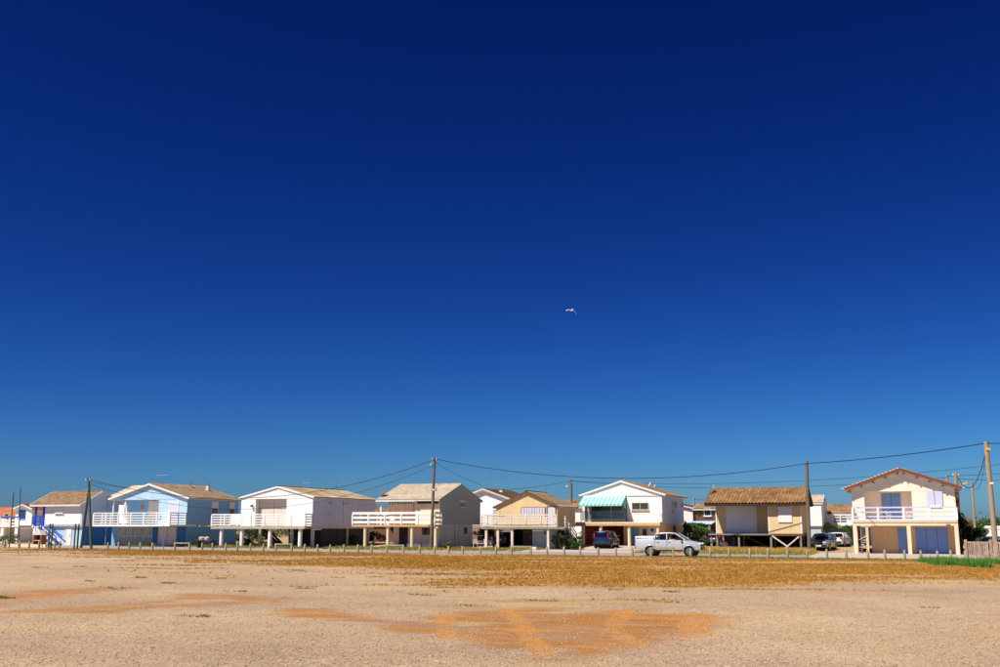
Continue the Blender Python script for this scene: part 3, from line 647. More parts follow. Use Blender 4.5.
# ------------------------------------------------------------------ house 4 : grey gable to the side
def house_grey_gable():
    h = house('house with pale tiled roof, grey windowless gable side and long white balcony', -17, 24)
    uL, uC, uR, v0, v1, vb, zf, vd = -19.9, -16.35, -13.84, 19.7, 20.6, 30.2, 2.33, 18.0
    vr = 24.6; zr = 6.25
    gable_volume(h, 'grey_cladding', 'u', uC, uR, v0, vb, zf, 4.72, 4.85, vr, zr)
    part(h, 'wall', 'cream', (uC+.01, uR-.01, v0-.02, v0-.003, zf, 4.7))
    MB().prism([(v1, zf), (vb, zf), (vb, 4.85), (vr, zr), (v1, 5.2)], 'x', uL, uC-.003).build('wall', 'pinkish', h)
    MB().prism([(v0, 4.72), (v1, 5.2), (v1, 4.66), (v0, 4.66)], 'x', uL-.2, uC-.003).build('soffit', 'pinkish', h)
    roof(h, 'tile_grey', 'u', uL-.7, uR+.12, v0-.5, vb+.3, 4.72, 4.8, vr, zr+.14, verge='grey_cladding')
    part(h, 'fascia', 'offwhite', (uL-.7, uC+.1, v0-.56, v0-.502, 4.56, 4.74))
    aw = part(h, 'awning_valance', 'awning_green', (-19.3, uC-.1, v0-.42, v0-.4, 4.32, 4.6))
    for k in range(10): MB().box(-19.25+k*.29, -19.12+k*.29, v0-.435, v0-.422, 4.34, 4.59).build('stripe', 'awning_white', aw)
    part(h, 'blind_box', 'dark_brown', (uC+.1, uR-.15, v0-.1, v0-.022, 4.35, 4.68))
    part(h, 'wall_corner', 'white_paint', (uC-.08, uC+.08, v0-.05, v0-.021, zf, 4.66))
    square_post(h, 'white_paint', uL-.25, v0-.2, zf, 4.6, .16)
    MB().bar((uL-.2, v0-.2, zf+1.1), (uL+.6, v0+.9, 4.6), .08, .1).build('strut', 'white_paint', h)
    MB().bar((uL-1.0, v0-.3, 4.5), (uL-.1, v0-.6, 3.2), .07, .09).build('strut', 'red_brown', h)
    part(h, 'deck', 'slab_ochre', (-22.6, uR+.25, vd, v0-.005, zf-.2, zf-.02)); part(h, 'deck', 'slab_ochre', (-22.6, uL-.003, v0, 23.5, zf-.2, zf-.022)); part(h, 'floor', 'slab_ochre', (uL, uC-.003, v0, v1-.003, zf-.2, zf-.021))
    railing(h, [(-22.55, 23.4), (-22.55, vd+.06), (uR+.2, vd+.06), (uR+.2, v0-.02)], zf, 1.1, 'white_paint', 1.72, 2, .05, .24, pw=.14)
    door_front(h, -18.9, -17.2, zf, 4.4, v1, 'pinkish', 'offwhite', leaves=2)
    for u in (-21.2, -18.7, -16.1, -13.6):
        c = column(h, 'cream', u, vd+.25, gap(u, vd), zf-.2, .16)
        MB().box(u-.26, u+.26, vd+.1, vd+.4, zf-.34, zf-.203).build('corbel', 'cream', c)
    part(h, 'wall', 'pinkish', (-18.9, uR-.1, v0+.1, v0+.3, gap(-16, 20), zf-.2))
    part(h, 'wall', 'grey_plinth', (uR-.25, uR-.08, v0+.304, 28.2, gap(uR, 24), zf-.004)); part(h, 'wall', 'grey_plinth', (-18.9, uR-.254, 28, 28.2, gap(uR, 24), zf-.004)); part(h, 'wall', 'pinkish', (-18.9, -18.7, v0+.304, 27.99, gap(uR, 24), zf-.2))
    door_front(h, -18.25, -17.3, .1, 2.05, v0+.1, 'dark_brown', None, panels=2)
    win_front(h, -15.75, -14.95, 1.35, 2.0, v0+.1, 'dark_brown', 'pane', 0, sill=False)
    part(h, 'bench', 'white_render', (-17.1, -15.7, v0-.5, v0+.09, gap(-16, 20), .52)); part(h, 'bench', 'white_render', (-15.5, -13.9, v0-.5, v0+.09, gap(-16, 20), .52)); part(h, 'bench', 'white_render', (-18.8, -18.35, v0-.5, v0+.09, gap(-16, 20), .52))
    win_side(h, 24.55, 25.9, 4.1, 4.85, uR, 'offwhite', 'pane', ('offwhite', .55))
    o = part(h, 'door', 'grey_plinth', (uR-.1, uR-.04, 24.6, 25.5, .1, 2.15)); MB().box(uR-.04, uR+.02, 25.35, 25.4, 1.0, 1.15).build('handle', 'metal', o)
    part(h, 'downpipe', 'grey_cladding', (uR-.079, uR, 23.5, 23.62, .1, zf-.01))
    win_side(h, 25.9, 26.7, 1.4, 2.05, uR-.08, 'dark_brown', 'pane', sill=False)
    stairs(h, (-18.4, 22.4, .1), (-20.6, 22.4, zf-.05), .9, 10, 'brown_wood', 'dark_brown', (0, 1))
    dish(h, (uL-.45, 20.4, 5.05), -75, .45, .45); antenna(h, (-16.2, 24.4, 6.3), .9, 1.8, -15, 8); MB().tube([(-15.3, 22, 5.4), (-15.3, 22, 6.0)], .06, 8).build('vent_pipe', 'galv', h)
house_grey_gable()

# ------------------------------------------------------------------ house 5 : beige gable with weathered railing
def house_beige():
    h = house('small beige gable house with weathered wooden railing and lilac shutters', -5.5, 24)
    uL, uR, v0, vb, zf, vd = -8.65, -2.4, 21.5, 27.3, 2.1, 20.0
    um = -5.5
    gable_volume(h, 'beige_wall', 'v', v0, vb, uL, uR, zf, 4.06, 4.06, um, 5.36)
    roof(h, 'tile_tan', 'v', v0-.12, vb+.3, uL-.3, uR+.25, 3.98, 4.0, um, 5.46, verge='brown_wood', cap='dark_brown')
    g0 = MB()
    for k in range(12): x = uL+.3+k*.5; g0.box(x-.012, x+.012, v0-.012, v0-.002, zf, min(4.0, 4.0+1.3*(1-abs(x-um)/3.2)*.9))
    g0.build('batten', 'beige_wall', h)
    w = win_front(h, -6.05, -3.55, 3.0, 4.0, v0, 'brown_wood', 'lilac', 0, sill=False)
    for k in range(9): MB().box(-5.98+k*.265, -5.76+k*.265, v0-.07, v0-.052, 3.06, 3.95).build('shutter_slat', 'lilac', w)
    d = door_front(h, -3.35, -2.6, zf, 3.98, v0, 'lilac', 'brown_wood')
    MB().bar((-8.6, v0-.06, 3.28), (-7.3, v0-.06, 3.0), .02, .04).build('pipe', 'dark_brown', h)
    part(h, 'deck', 'grey_wood', (-9.65, -2.0, vd, v0-.004, zf-.2, zf-.02)); part(h, 'deck', 'grey_wood', (-9.65, uL-.003, v0, 25, zf-.2, zf-.022))
    railing(h, [(-9.6, 24.9), (-9.6, vd+.06), (-2.05, vd+.06)], zf, 1.12, 'weathered_rail', 1.5, 4, .04, .15, pw=.11)
    st = stairs(h, (-1.7, 24.6, .1), (-1.7, 20.6, zf-.05), .9, 10, 'grey_wood', 'grey_wood', (1, 0))
    for q in (.35, .68, 1.0): MB().bar((-1.22, 23.9, .45+q), (-1.22, 20.1, zf+q), .05, .11).build('handrail', 'weathered_rail', st)
    for k in range(4): t = k/3; MB().box(-1.27, -1.17, 20.15+3.6*t, 20.25+3.6*t, zf-1.6*t-.1, zf+1.0-1.6*t).build('baluster', 'white_paint', st)
    part(h, 'deck', 'grey_wood', (-1.997, -1.2, vd, 20.7, zf-.2, zf-.02))
    for u in (-9.15, -7.95, -6.5, -2.9): square_post(h, 'weathered_rail', u, vd+.2, gap(u, vd), zf-.2, .22, 'pillar')
    for u in (-9.0, -6.0, -4.9, -2.7): square_post(h, 'weathered_rail', u, v0+.9, gap(u, vd), zf-.003, .2, 'pillar')
    part(h, 'wall', 'grey_plinth', (-5.0, -2.7, v0+.2, v0+.4, gap(-4, 21), zf-.01)); part(h, 'wall', 'grey_plinth', (-2.9, -2.7, v0+.404, vb-.4, gap(-3, 24), zf-.01)); part(h, 'wall', 'dark_brown', (-8.4, -5.0, 25.6, 25.8, gap(-3, 24), zf-.01))  # the dark brown back wall is added, standing for shade beneath the deck
    door_front(h, -6.0, -5.1, .1, 2.0, v0+.3, 'dark_brown', None)
    win_front(h, -3.9, -3.2, 1.3, 1.8, v0+.2, 'white_paint', 'pane', 0, sill=False)
    antenna(h, (um+.2, 26.6, 5.3), .8, .9, 40, 5)
house_beige()

# ------------------------------------------------------------------ house 6 : striped awning
def house_awning():
    h = house('white two storey gable house with turquoise striped awning', 2, 33)
    uL, uR, v0, v1, vb, zf, vd = -2.15, 6.06, 29.0, 31.4, 39.8, 2.62, 27.9
    um = 1.95; zg = 5.22
    gable_volume(h, 'white_shade', 'v', v1, vb, uL, uR, zf-.2, 5.3, 5.3, um, 6.55)
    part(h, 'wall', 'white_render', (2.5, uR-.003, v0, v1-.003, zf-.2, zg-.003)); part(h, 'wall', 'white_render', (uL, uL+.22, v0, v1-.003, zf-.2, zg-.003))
    part(h, 'wall', 'white_shade', (uR-.002, uR+.015, v0+.01, v1+.1, zf-.2, 5.2))  # side skin in the shade-tinted white
    MB().prism([(uL, zg), (uR, zg), (uR, 5.3), (um, 6.55), (uL, 5.3)], 'y', v0-.02, v1-.003).build('gable', 'white_render', h)
    part(h, 'cornice', 'white_shade', (2.6, uR-.02, v0-.05, v0-.021, 5.14, 5.2))
    roof(h, 'tile_tan', 'v', v0-.1, vb+.5, uL-.3, uR+.35, 5.26, 5.26, um, 6.66, verge='white_paint')
    part(h, 'deck', 'slab_cream', (uL-.4, uR, vd, v0-.003, zf-.28, zf-.02)); part(h, 'floor', 'slab_ochre', (uL, 2.5, v0, v1-.003, zf-.28, zf-.021))
    part(h, 'deck_edge', 'slab_ochre', (uL-.4, uR, vd-.03, vd-.003, zf-.4, zf-.15))
    # glazed loggia with low glass balustrade
    gl = part(h, 'sliding_door', 'white_paint', (uL+.25, uL+.33, v1-.12, v1-.05, zf, 4.9), (2.4, 2.48, v1-.12, v1-.05, zf, 4.9), (.2, .28, v1-.12, v1-.05, zf, 4.9))
    MB().box(uL+.33, .2, v1-.09, v1-.08, zf, 4.9).build('pane', 'pane_mid', gl); MB().box(.28, 2.4, v1-.09, v1-.08, zf, 4.9).build('pane', 'pane_mid', gl)
    gb = part(h, 'balustrade', 'metal', (uL+.1, 2.5, vd+.08, vd+.12, zf+1.02, zf+1.06), (uL+.1, uL+.14, vd+.08, vd+.12, zf, zf+1.02), (.9, .94, vd+.08, vd+.12, zf, zf+1.02), (2.46, 2.5, vd+.08, vd+.12, zf, zf+1.02))
    MB().box(uL+.16, .89, vd+.095, vd+.105, zf+.08, zf+1.0).build('pane', 'rail_glass', gb); MB().box(.95, 2.45, vd+.095, vd+.105, zf+.08, zf+1.0).build('pane', 'rail_glass', gb)
    square_post(h, 'white_paint', .95, v0-.4, zf, 4.6, .07); square_post(h, 'white_paint', uL+.35, v0-.4, zf, 4.6, .07)
    part(h, 'curtain', 'curtain', (uL+.3, uL+.9, v0+.35, v0+.4, zf, 4.7)); part(h, 'curtain', 'curtain', (1.9, 2.4, v0+.35, v0+.4, zf, 4.7))
    railing(h, [(2.6, vd+.1), (uR-.05, vd+.1), (uR-.05, v0-.02)], zf, .75, 'metal', 3.4, 0, .02, .03, pw=.03)
    # awning: striped cloth on two arms
    a0, a1, w0 = (v0-.05, 5.15), (v0-1.75, 4.35), 22; aw = MB().tube([(uL+.1, v0-.1, 5.15), (2.4, v0-.1, 5.15)], .07, 8).build('awning', 'white_paint', h)
    for k in range(w0):
        x0 = uL+.12+(2.28-uL)*k/w0; x1 = uL+.12+(2.28-uL)*(k+1)/w0
        b = MB(); b.add([(x0, a0[0], a0[1]), (x1, a0[0], a0[1]), (x1, a1[0], a1[1]), (x0, a1[0], a1[1]), (x1, a1[0]-.01, a1[1]-.2), (x0, a1[0]-.01, a1[1]-.2)], [(0, 1, 2, 3), (3, 2, 4, 5)])
        o = b.build('stripe', 'awning_white' if k % 2 else 'awning_teal', aw)
        md = o.modifiers.new('thickness', 'SOLIDIFY'); md.thickness = .012
    for x in (uL+.4, 2.2): MB().tube([(x, v0-.1, 4.3), (x, a1[0], a1[1]-.03)], .025, 6).build('arm', 'metal', aw)
    MB().box(2.3, 2.42, v0-1.7, v0-.1, 3.6, 3.62).build('valance_rod', 'metal', aw)
    sd = MB().add([(2.43, v0-.05, 5.12), (2.43, a1[0]+.05, 4.35), (2.43, a1[0]+.4, 4.2), (2.43, v0-.05, 3.8)], [(0, 1, 2, 3)]).build('side_flap', 'awning_teal', aw)
    md = sd.modifiers.new('thickness', 'SOLIDIFY'); md.thickness = .012
    win_front(h, 3.0, 4.72, 3.78, 4.5, v0, 'slab_ochre', 'pane', 1)
    win_side(h, 33.6, 34.2, 3.5, 4.75, uR, 'grey_plinth', 'pane', sill=False); win_side(h, 34.9, 35.4, 4.1, 4.75, uR, 'grey_plinth', 'pane', sill=False); win_side(h, 35.7, 36.2, 4.1, 4.75, uR, 'grey_plinth', 'pane', sill=False); win_side(h, 38.7, 39.3, 4.1, 4.75, uR, 'grey_plinth', 'pane', sill=False)
    for u in (-1.85, 0, 2.9, 5.8):
        c = column(h, 'slab_cream', u, vd+.25, gap(u, vd), zf-.28, .16); MB().box(u-.22, u+.22, vd+.05, vd+.45, zf-.45, zf-.285).build('capital', 'slab_cream', c)
    part(h, 'wall', 'tan_wall', (1.6, uR-.15, 31.0, vb-.2, gap(4, 31), zf-.21))
    part(h, 'wall', 'brick_red', (uL+.1, uL+.3, v0+.2, vb-.3, gap(0, 34), zf-.22), (uL+.304, 1.59, 34.2, 34.4, gap(0, 34), zf-.22))
    la = MB()
    for k in range(12): la.bar((uL+.35+k*.17, v0+.35, .25), (uL+.35+k*.17+.001, v0+.35, 2.3), .03, .05)
    for k in range(9): la.bar((uL+.3, v0+.35, .4+k*.23), (-.3, v0+.35, .4+k*.23), .03, .05)
    la.build('lattice', 'red_brown', h)
    door_front(h, 2.0, 3.2, .25, 2.05, 31.0, 'teal_blue', 'slab_cream', leaves=2); win_front(h, 3.5, 4.05, .9, 2.0, 31.0, 'white_paint', 'pane', 0)
    d = door_front(h, 4.2, 4.95, .25, 2.15, 31.0, 'white_paint', 'offwhite')
    MB().tube([(4.57, 30.94, 1.8), (4.57, 30.955, 1.8)], .2, 14).build('fanlight', 'pane', d)
    part(h, 'wall', 'tan_wall', (uR-.148, uR-.1, 31.2, vb-.3, gap(6, 34), zf-.22)); part(h, 'side_door', 'brown_wood', (uR-.098, uR-.05, 34.5, 35.6, .2, 2.2))
    part(h, 'gutter', 'offwhite', (uR+.36, uR+.46, v0-.2, vb+.5, 5.18, 5.27))
    dish(h, (um+1.6, 35, 6.1), -60, .24, .4); dish(h, (um+2.0, 35.5, 6.0), -60, .18, .35)
house_awning()

# ------------------------------------------------------------------ house 7 : big clay tiles, wooden stilts
def house_tiled():
    h = house('beige bungalow on wooden stilts with orange tiled roof and closed white shutter', 16, 25)
    uL, uC, uR, v0, v1, vb, zf = 12.1, 17.2, 20.0, 22.0, 24.4, 29.0, 1.52
    vr = 25.6; zr = 5.62
    gable_volume(h, 'tan_wall', 'u', uC, uR, v0+.02, vb, zf, 4.0, 4.0, vr, zr-.2)
    part(h, 'wall', 'sand_wall', (uC, uR, v0, v0+.018, zf, 4.0))
    MB().prism([(v1, zf), (vb, zf), (vb, 4.0), (vr, zr-.2), (v1, 4.9)], 'x', uL, uC-.003).build('wall', 'beige_wall', h)
    part(h, 'wall_corner', 'white_paint', (uL-.02, uL+.1, v1-.03, v1-.003, zf, 4.3))
    part(h, 'wall_corner', 'white_paint', (uC-.1, uC-.004, v0, v0+.12, zf, 3.98)); part(h, 'wall_corner', 'white_paint', (uR-.12, uR+.004, v0-.02, v0-.003, zf, 3.98))
    o = roof(h, 'tile_orange', 'u', uL-.45, uR+.4, v0-.5, vb+.5, 4.12, 4.12, vr, zr, .14, 'dark_brown', 'dark_brown', .29, .13)
    part(h, 'fascia', 'dark_brown', (uL-.45, uR+.4, v0-.56, v0-.502, 3.94, 4.13))
    s = part(h, 'shutter', 'white_paint', (13.05, 15.85, v1-.08, v1-.004, zf+.03, 4.0)); s['label'] = 'closed white roller shutter'
    for k in range(11): MB().box(13.07, 15.83, v1-.094, v1-.081, zf+.12+k*.22, zf+.3+k*.22).build('shutter_slat', 'white_paint', s)
    win_front(h, 18.0, 19.2, 2.48, 3.92, v0, 'white_paint', 'curtain', 0, ('white_paint', .02), sill=False)
    part(h, 'deck', 'grey_wood', (uL-.3, uC+.1, v0-.25, v1-.003, zf-.14, zf-.02)); part(h, 'deck', 'brown_wood', (uC+.104, uR+.1, v0-.1, vb, zf-.2, zf-.003)); part(h, 'deck', 'brown_wood', (uL-.1, uC+.1, v1, vb, zf-.2, zf-.003))
    for vv in (v0-.05, 25, 28.6):
        for u in (uL-.05, 14.5, uC+.1, uR-.15):
            p = square_post(h, 'grey_wood', u, vv, gap(u, vv), zf-.205, .17, 'stilt')
    for a, b in (((uC+.2, .95+.4), (uR-.75, .02)), ((uR-.3, zf-.25), (uC+1.0, .02))): MB().bar((a[0], v0-.16 if a[0] < 18 else v0-.24, a[1]), (b[0], v0-.16 if a[0] < 18 else v0-.24, b[1]), .06, .12).build('brace', 'weathered_rail', h)
    MB().bar((14.6, 25.1, 1.2), (16.9, 25.1, .2), .05, .1).build('brace', 'grey_wood', h)
    part(h, 'wall', 'dark_brown', (uL, uR, 28.7, 28.8, gap(16, 28), zf-.21))  # added dark back wall, stands in for the shade under the floor
    dish(h, (uL-.15, 24.4, 4.8), -80, .36, .55); MB().tube([(uL-.1, 24.5, 4.6), (uL-.1, 24.5, 6.0)], .03, 6).build('mast', 'dish_white', h)
    part(h, 'flue', 'galv', (17.0, 17.16, v1-.3, v1-.1, zf-.9, zf-.21))
house_tiled()

# ------------------------------------------------------------------ house 8 : cream with blue doors
def house_blue_doors():
    h = house('cream two storey gable house with blue shutters, blue garage door and white balcony', 28.4, 24)
    uL, uR, v0, v1, vb, zf, vd = 24.4, 32.5, 20.0, 21.7, 29.5, 2.62, 18.6
    um = 28.42
    zt = 5.05
    gable_volume(h, 'cream', 'v', v1, vb, uL, uR, zf-.3, 5.3, 5.3, um, 6.75)
    part(h, 'wall', 'ivory_wall', (uL, 25.4, v0, v1-.003, zf-.3, zt-.003)); part(h, 'wall', 'ivory_wall', (29.15, uR, v0, v1-.003, zf-.3, zt-.003))
    MB().prism([(uL, zt), (uR, zt), (uR, 5.3), (um, 6.75), (uL, 5.3)], 'y', v0-.01, v1-.003).build('gable', 'ivory_wall', h)
    part(h, 'niche', 'niche_pink', (25.404, 29.146, v1-.02, v1-.004, zf, zt-.01))
    o = roof(h, 'tile_red', 'v', v0-.5, vb+.4, uL-.55, uR+.55, 5.28, 5.28, um, 6.92, .14, 'offwhite', 'verge_red', .24, .07)
    for s in (-1, 1):
        for k in range(5):
            x = um+s*(.25+k*.98); z = 6.72-abs(x-um)*.355-.08
            MB().box(x-.06, x+.06, v0-.48, v0-.012, z-.1, z).build('rafter_end', 'dark_brown', o)
        va = MB()                     # scalloped verge tiles along the gable edge
        for k in range(16):
            x = um+s*(.15+k*.3); z = 6.95-abs(x-um)*.357; va.tube([(x-.16, v0-.52, z+.062), (x+.16, v0-.52, z-.052)], .035, 8)
        tag(va.build('verge_tiles', 'offwhite', o), kind='stuff')
    d = door_front(h, 26.75, 28.25, zf, 4.95, v1-.02, 'shutter_blue', 'offwhite', leaves=2, panels=0)
    for k in range(2): MB().box(26.8+k*.75, 27.45+k*.75, v1-.075, v1-.062, zf+.1, 4.9).build('panel', 'shutter_blue', d)
    w = win_front(h, 30.5, 31.35, 3.85, 5.0, v0, 'white_paint', 'curtain', 0)
    for x in (30.32, 30.94): MB().box(x, x+.58, v0-.085, v0-.053, 3.84, 5.02).build('shutter', 'rail_lilac', w)
    part(h, 'deck', 'slab_cream', (uL, uR, vd, v1-.003, zf-.14, zf-.01)); part(h, 'beam', 'slab_cream', (uL, uR, vd+.05, vd+.3, zf-.42, zf-.143)); part(h, 'beam', 'slab_cream', (uL, uR, v0-.12, v0+.12, zf-.42, zf-.145))
    part(h, 'kerb', 'white_paint', (uL, uR, vd-.02, vd+.12, zf-.009, zf+.12))
    railing(h, [(uL+.05, v0-.02), (uL+.05, vd+.06), (uR-.05, vd+.06), (uR-.05, v0-.02)], zf+.12, .95, 'rail_lilac', 2.0, 2, .05, .12, 'white_paint', 'rail_lilac', pw=.17)
    for u in (uL+.15, 25.5, 28.75, uR-.15): square_post(h, 'cream' if u != 25.5 else 'tan_wall', u, vd+.2, gap(u, vd), zf-.423, .3 if u != 25.5 else .2, 'pillar')
    part(h, 'wall', 'tan_wall', (25.75, uR-.05, v0+.5, vb-.2, gap(28, 22), zf-.303)); part(h, 'wall', 'cream', (uL+.05, uL+.2, v0+2, vb-.2, gap(28, 22), zf-.303)) 
    door_front(h, 27.85, 28.72, -.08, 2.05, v0+.5, 'shutter_blue', 'tan_wall', leaves=1)
    gd = door_front(h, 29.25, 31.75, -.08, 2.08, v0+.5, 'shutter_blue', 'tan_wall', leaves=3, name='garage_door')
    MB().box(25.9, 27.6, v0+.46, v0+.497, .7, .74).build('dado', 'tan_wall', h)
    # spiral stairs in the left bay
    cx, cy = 25.0, vd+.85; st = MB().tube([(cx, cy, -.1), (cx, cy, zf-.15)], .06, 8).build('spiral_staircase', 'offwhite', h)
    for k in range(12):
        a = R(200+k*27); z = .05+k*.19; p = [(cx+.58*math.cos(a+q)*r_, cy+.58*math.sin(a+q)*r_) for r_, q in ((.1, 0), (1, -.24), (1, .24))]
        MB().prism(p, 'z', z, z+.05).build('tread', 'offwhite', st)
    hr = MB().tube([(cx+.58*math.cos(R(200+k*13.5)), cy+.58*math.sin(R(200+k*13.5)), .75+k*.075) for k in range(22)], .025, 6); hr.build('handrail', 'offwhite', st)
    lamp = MB().tube([(31.6, vd+.02, zf-.3), (31.9, vd+.02, zf-.3)], .05, 8).build('lamp', 'galv', h)
house_blue_doors()

# ------------------------------------------------------------------ houses of the row behind
def back_house(label, axis, u0, u1, v0, v1, zb, ze, zr, wall='white_render', tile='tile_brown', wins=(), base=None, name='house', over=.3):
    um = (u0+u1)/2; vm = (v0+v1)/2; h = thing(name, label, 'house', (um, vm, G(um, vm)), 0, 'houses behind the front row')
    z0 = gap(um, vm)
    if axis == 'v': gable_volume(h, wall, 'v', v0, v1, u0, u1, zb, ze, ze, um, zr-.12); roof(h, tile, 'v', v0-over, v1+over, u0-over, u1+over, ze-.02, ze-.02, um, zr, verge='offwhite')
    else: gable_volume(h, wall, 'u', u0, u1, v0, v1, zb, ze, ze, vm, zr-.12); roof(h, tile, 'u', u0-over, u1+over, v0-over, v1+over, ze-.02, ze-.02, vm, zr, verge='offwhite')
    part(h, 'wall', base or wall, (u0+.15, u1-.15, v0+.2, v1-.2, z0, zb-.003))
    for (a, b, c, d, m) in wins: win_front(h, a, b, c, d, v0, 'white_paint', m, 1 if b-a > .9 else 0)
    return h
def span(px0, px1, v, py=520): return UX(px0, v, py), UX(px1, v, py)
a, b = span(-34, 12, 52); z = lambda px, py, v: atv(px, py, v)[1]
h = back_house('yellow house with red tiled roof at far left edge', 'u', a, b, 52, 59, 2.4, z(5, 517, 52), z(5, 508, 55), 'cream', 'tile_redu', [(b-1.6, b-.7, 3.2, 4.2, 'pane'), (b-3.6, b-2.7, 3.2, 4.2, 'pane')])
railing(h, [(a, 50.6), (b+.4, 50.6)], 2.4, .9, 'white_paint', 1.6, 3); part(h, 'deck', 'offwhite', (a, b+.5, 50.5, 51.99, 2.2, 2.39)); [square_post(h, 'offwhite', u, 50.8, gap(u, 50), 2.2, .2, 'pillar') for u in (a+1, b-2, b+.3)]
a, b = span(15, 31.5, 24); h = back_house('small white house with blue balcony rail left of the blue stairs', 'v', a, b, 24, 31, 2.3, z(20, 509, 24), z(20, 505, 26), 'white_render', 'tile_redu')
part(h, 'deck', 'white_paint', (a-.3, b+.2, 21.9, 23.99, 2.1, 2.29)); railing(h, [(a-.2, 22), (b+.1, 22)], 2.3, .95, 'white_paint', 1.2, 2, .05, .16, top_m='royal_blue')
[square_post(h, 'white_render', u, 22.2, gap(u, 22), 2.1, .45, 'pillar') for u in (a+.2, b-.2)]; win_front(h, a+.5, a+1.6, 3.1, 4.1, 24, 'royal_blue', 'pane', 1)
a, b = span(108, 150, 34); back_house('house with tan roof peeking out behind the pale blue gable', 'u', a, b, 34, 43, 2.3, z(110, 498, 34), z(140, 486.3, 38.5), 'offwhite', 'tile_tan')
a, b = span(459, 509, 38); h = back_house('white gable house behind the beige one, brown roof', 'v', a, b, 38, 47, 2.5, z(506, 499, 38), z(484, 489, 38), 'white_render', 'tile_brown', [(b-2.0, b-.9, 3.0, 4.1, 'curtain')])
part(h, 'deck', 'white_paint', (a, b, 36.5, 37.99, 2.3, 2.49)); railing(h, [(a, 36.6), (b, 36.6)], 2.5, 1.0, 'white_paint', 1.4, 3); antenna(h, (a+3.4, 41, 6.0), 1.0, .8, 10, 5); dish(h, (b-2.2, 41, 5.6), -20, .35, .4)
a, b = span(566, 584, 44); back_house('white house with brown roof glimpsed between beige and awning houses', 'u', a-1, b+2, 44, 52, 2.5, z(578, 507, 44), z(578, 500.5, 48), 'white_render', 'tile_brown')
a, b = span(683.5, 693, 46); h = back_house('small white gable house right of the awning house', 'v', a-3.2, b, 46, 53, 2.4, z(692, 508, 46), z(686, 503.5, 46), 'white_render', 'tile_brown', over=.2)
a, b = span(693.5, 716, 44); h = back_house('brown wooden house with pale blue canopy left of the tiled bungalow', 'u', a+.3, b, 44, 51, 2.5, z(700, 509, 44), z(700, 504, 47), 'brown_wood', 'tile_brown', [(a+1.2, a+2.0, 3.3, 4.2, 'pane')])
cn = MB().add([(a-.6, 41.2, 2.45), (b, 41.2, 2.45), (b, 43.99, 2.75), (a-.6, 43.99, 2.75)], [(0, 1, 2, 3)]).build('canopy', 'canopy_blue', h); md = cn.modifiers.new('t', 'SOLIDIFY'); md.thickness = .08
[square_post(h, 'grey_wood', u, 41.4, gap(u, 42), 2.4, .2, 'pillar') for u in (a, b-.3)]; MB().bar((a+.6, 43.9, 3.4), (a+1.0, 43.9, 4.2), .06, .1).build('strut', 'dark_brown', h)
a, b = span(810.5, 822, 40); h = back_house('narrow tall white house end right of the wooden pole', 'u', a-.4, b, 40, 46, 2.2, z(816, 503, 40), z(816, 495.5, 42), 'white_render', 'tile_grey', base='grey_plinth', over=.1)
a, b = span(823, 858, 46); h = back_house('low white wing with brown roof and balcony behind parked cars', 'u', a-1, b+4, 46, 52, 2.4, z(835, 514, 46), z(835, 505, 49), 'white_render', 'tile_brown', [(UX(834, 46), UX(847.5, 46), z(840, 524, 46), z(840, 516.8, 46), 'pane')], base='teal_blue')
part(h, 'deck', 'white_paint', (a-1, b+4, 44.2, 45.99, 2.15, 2.39)); railing(h, [(a-.9, 44.3), (b+3.9, 44.3)], 2.4, .95, 'white_paint', 1.5, 3); [square_post(h, 'white_paint', UX(x, 44.4), 44.6, 2.4, 4.6, .3, 'pillar') for x in (826,)]

a, b = -40, -25; back_house('added low brown house darkening the gap behind the round columns', 'u', a, b, 38, 45, 2.2, 3.6, 4.2, 'brown_wood', 'tile_brown', [(a+3, a+4.2, 2.4, 3.4, 'pane'), (b-4, b-2.8, 2.4, 3.4, 'pane')])  # house put in to darken the bright ground behind the columns
a, b = -24, -15; back_house('added low dark house under the long white balcony, in place of shade', 'u', a, b, 40, 47, 2.2, 3.4, 4.0, 'dark_brown', 'tile_brown', [(a+2, a+3.2, 2.3, 3.2, 'pane')])  # invented house, coloured dark in place of the shade under the balcony
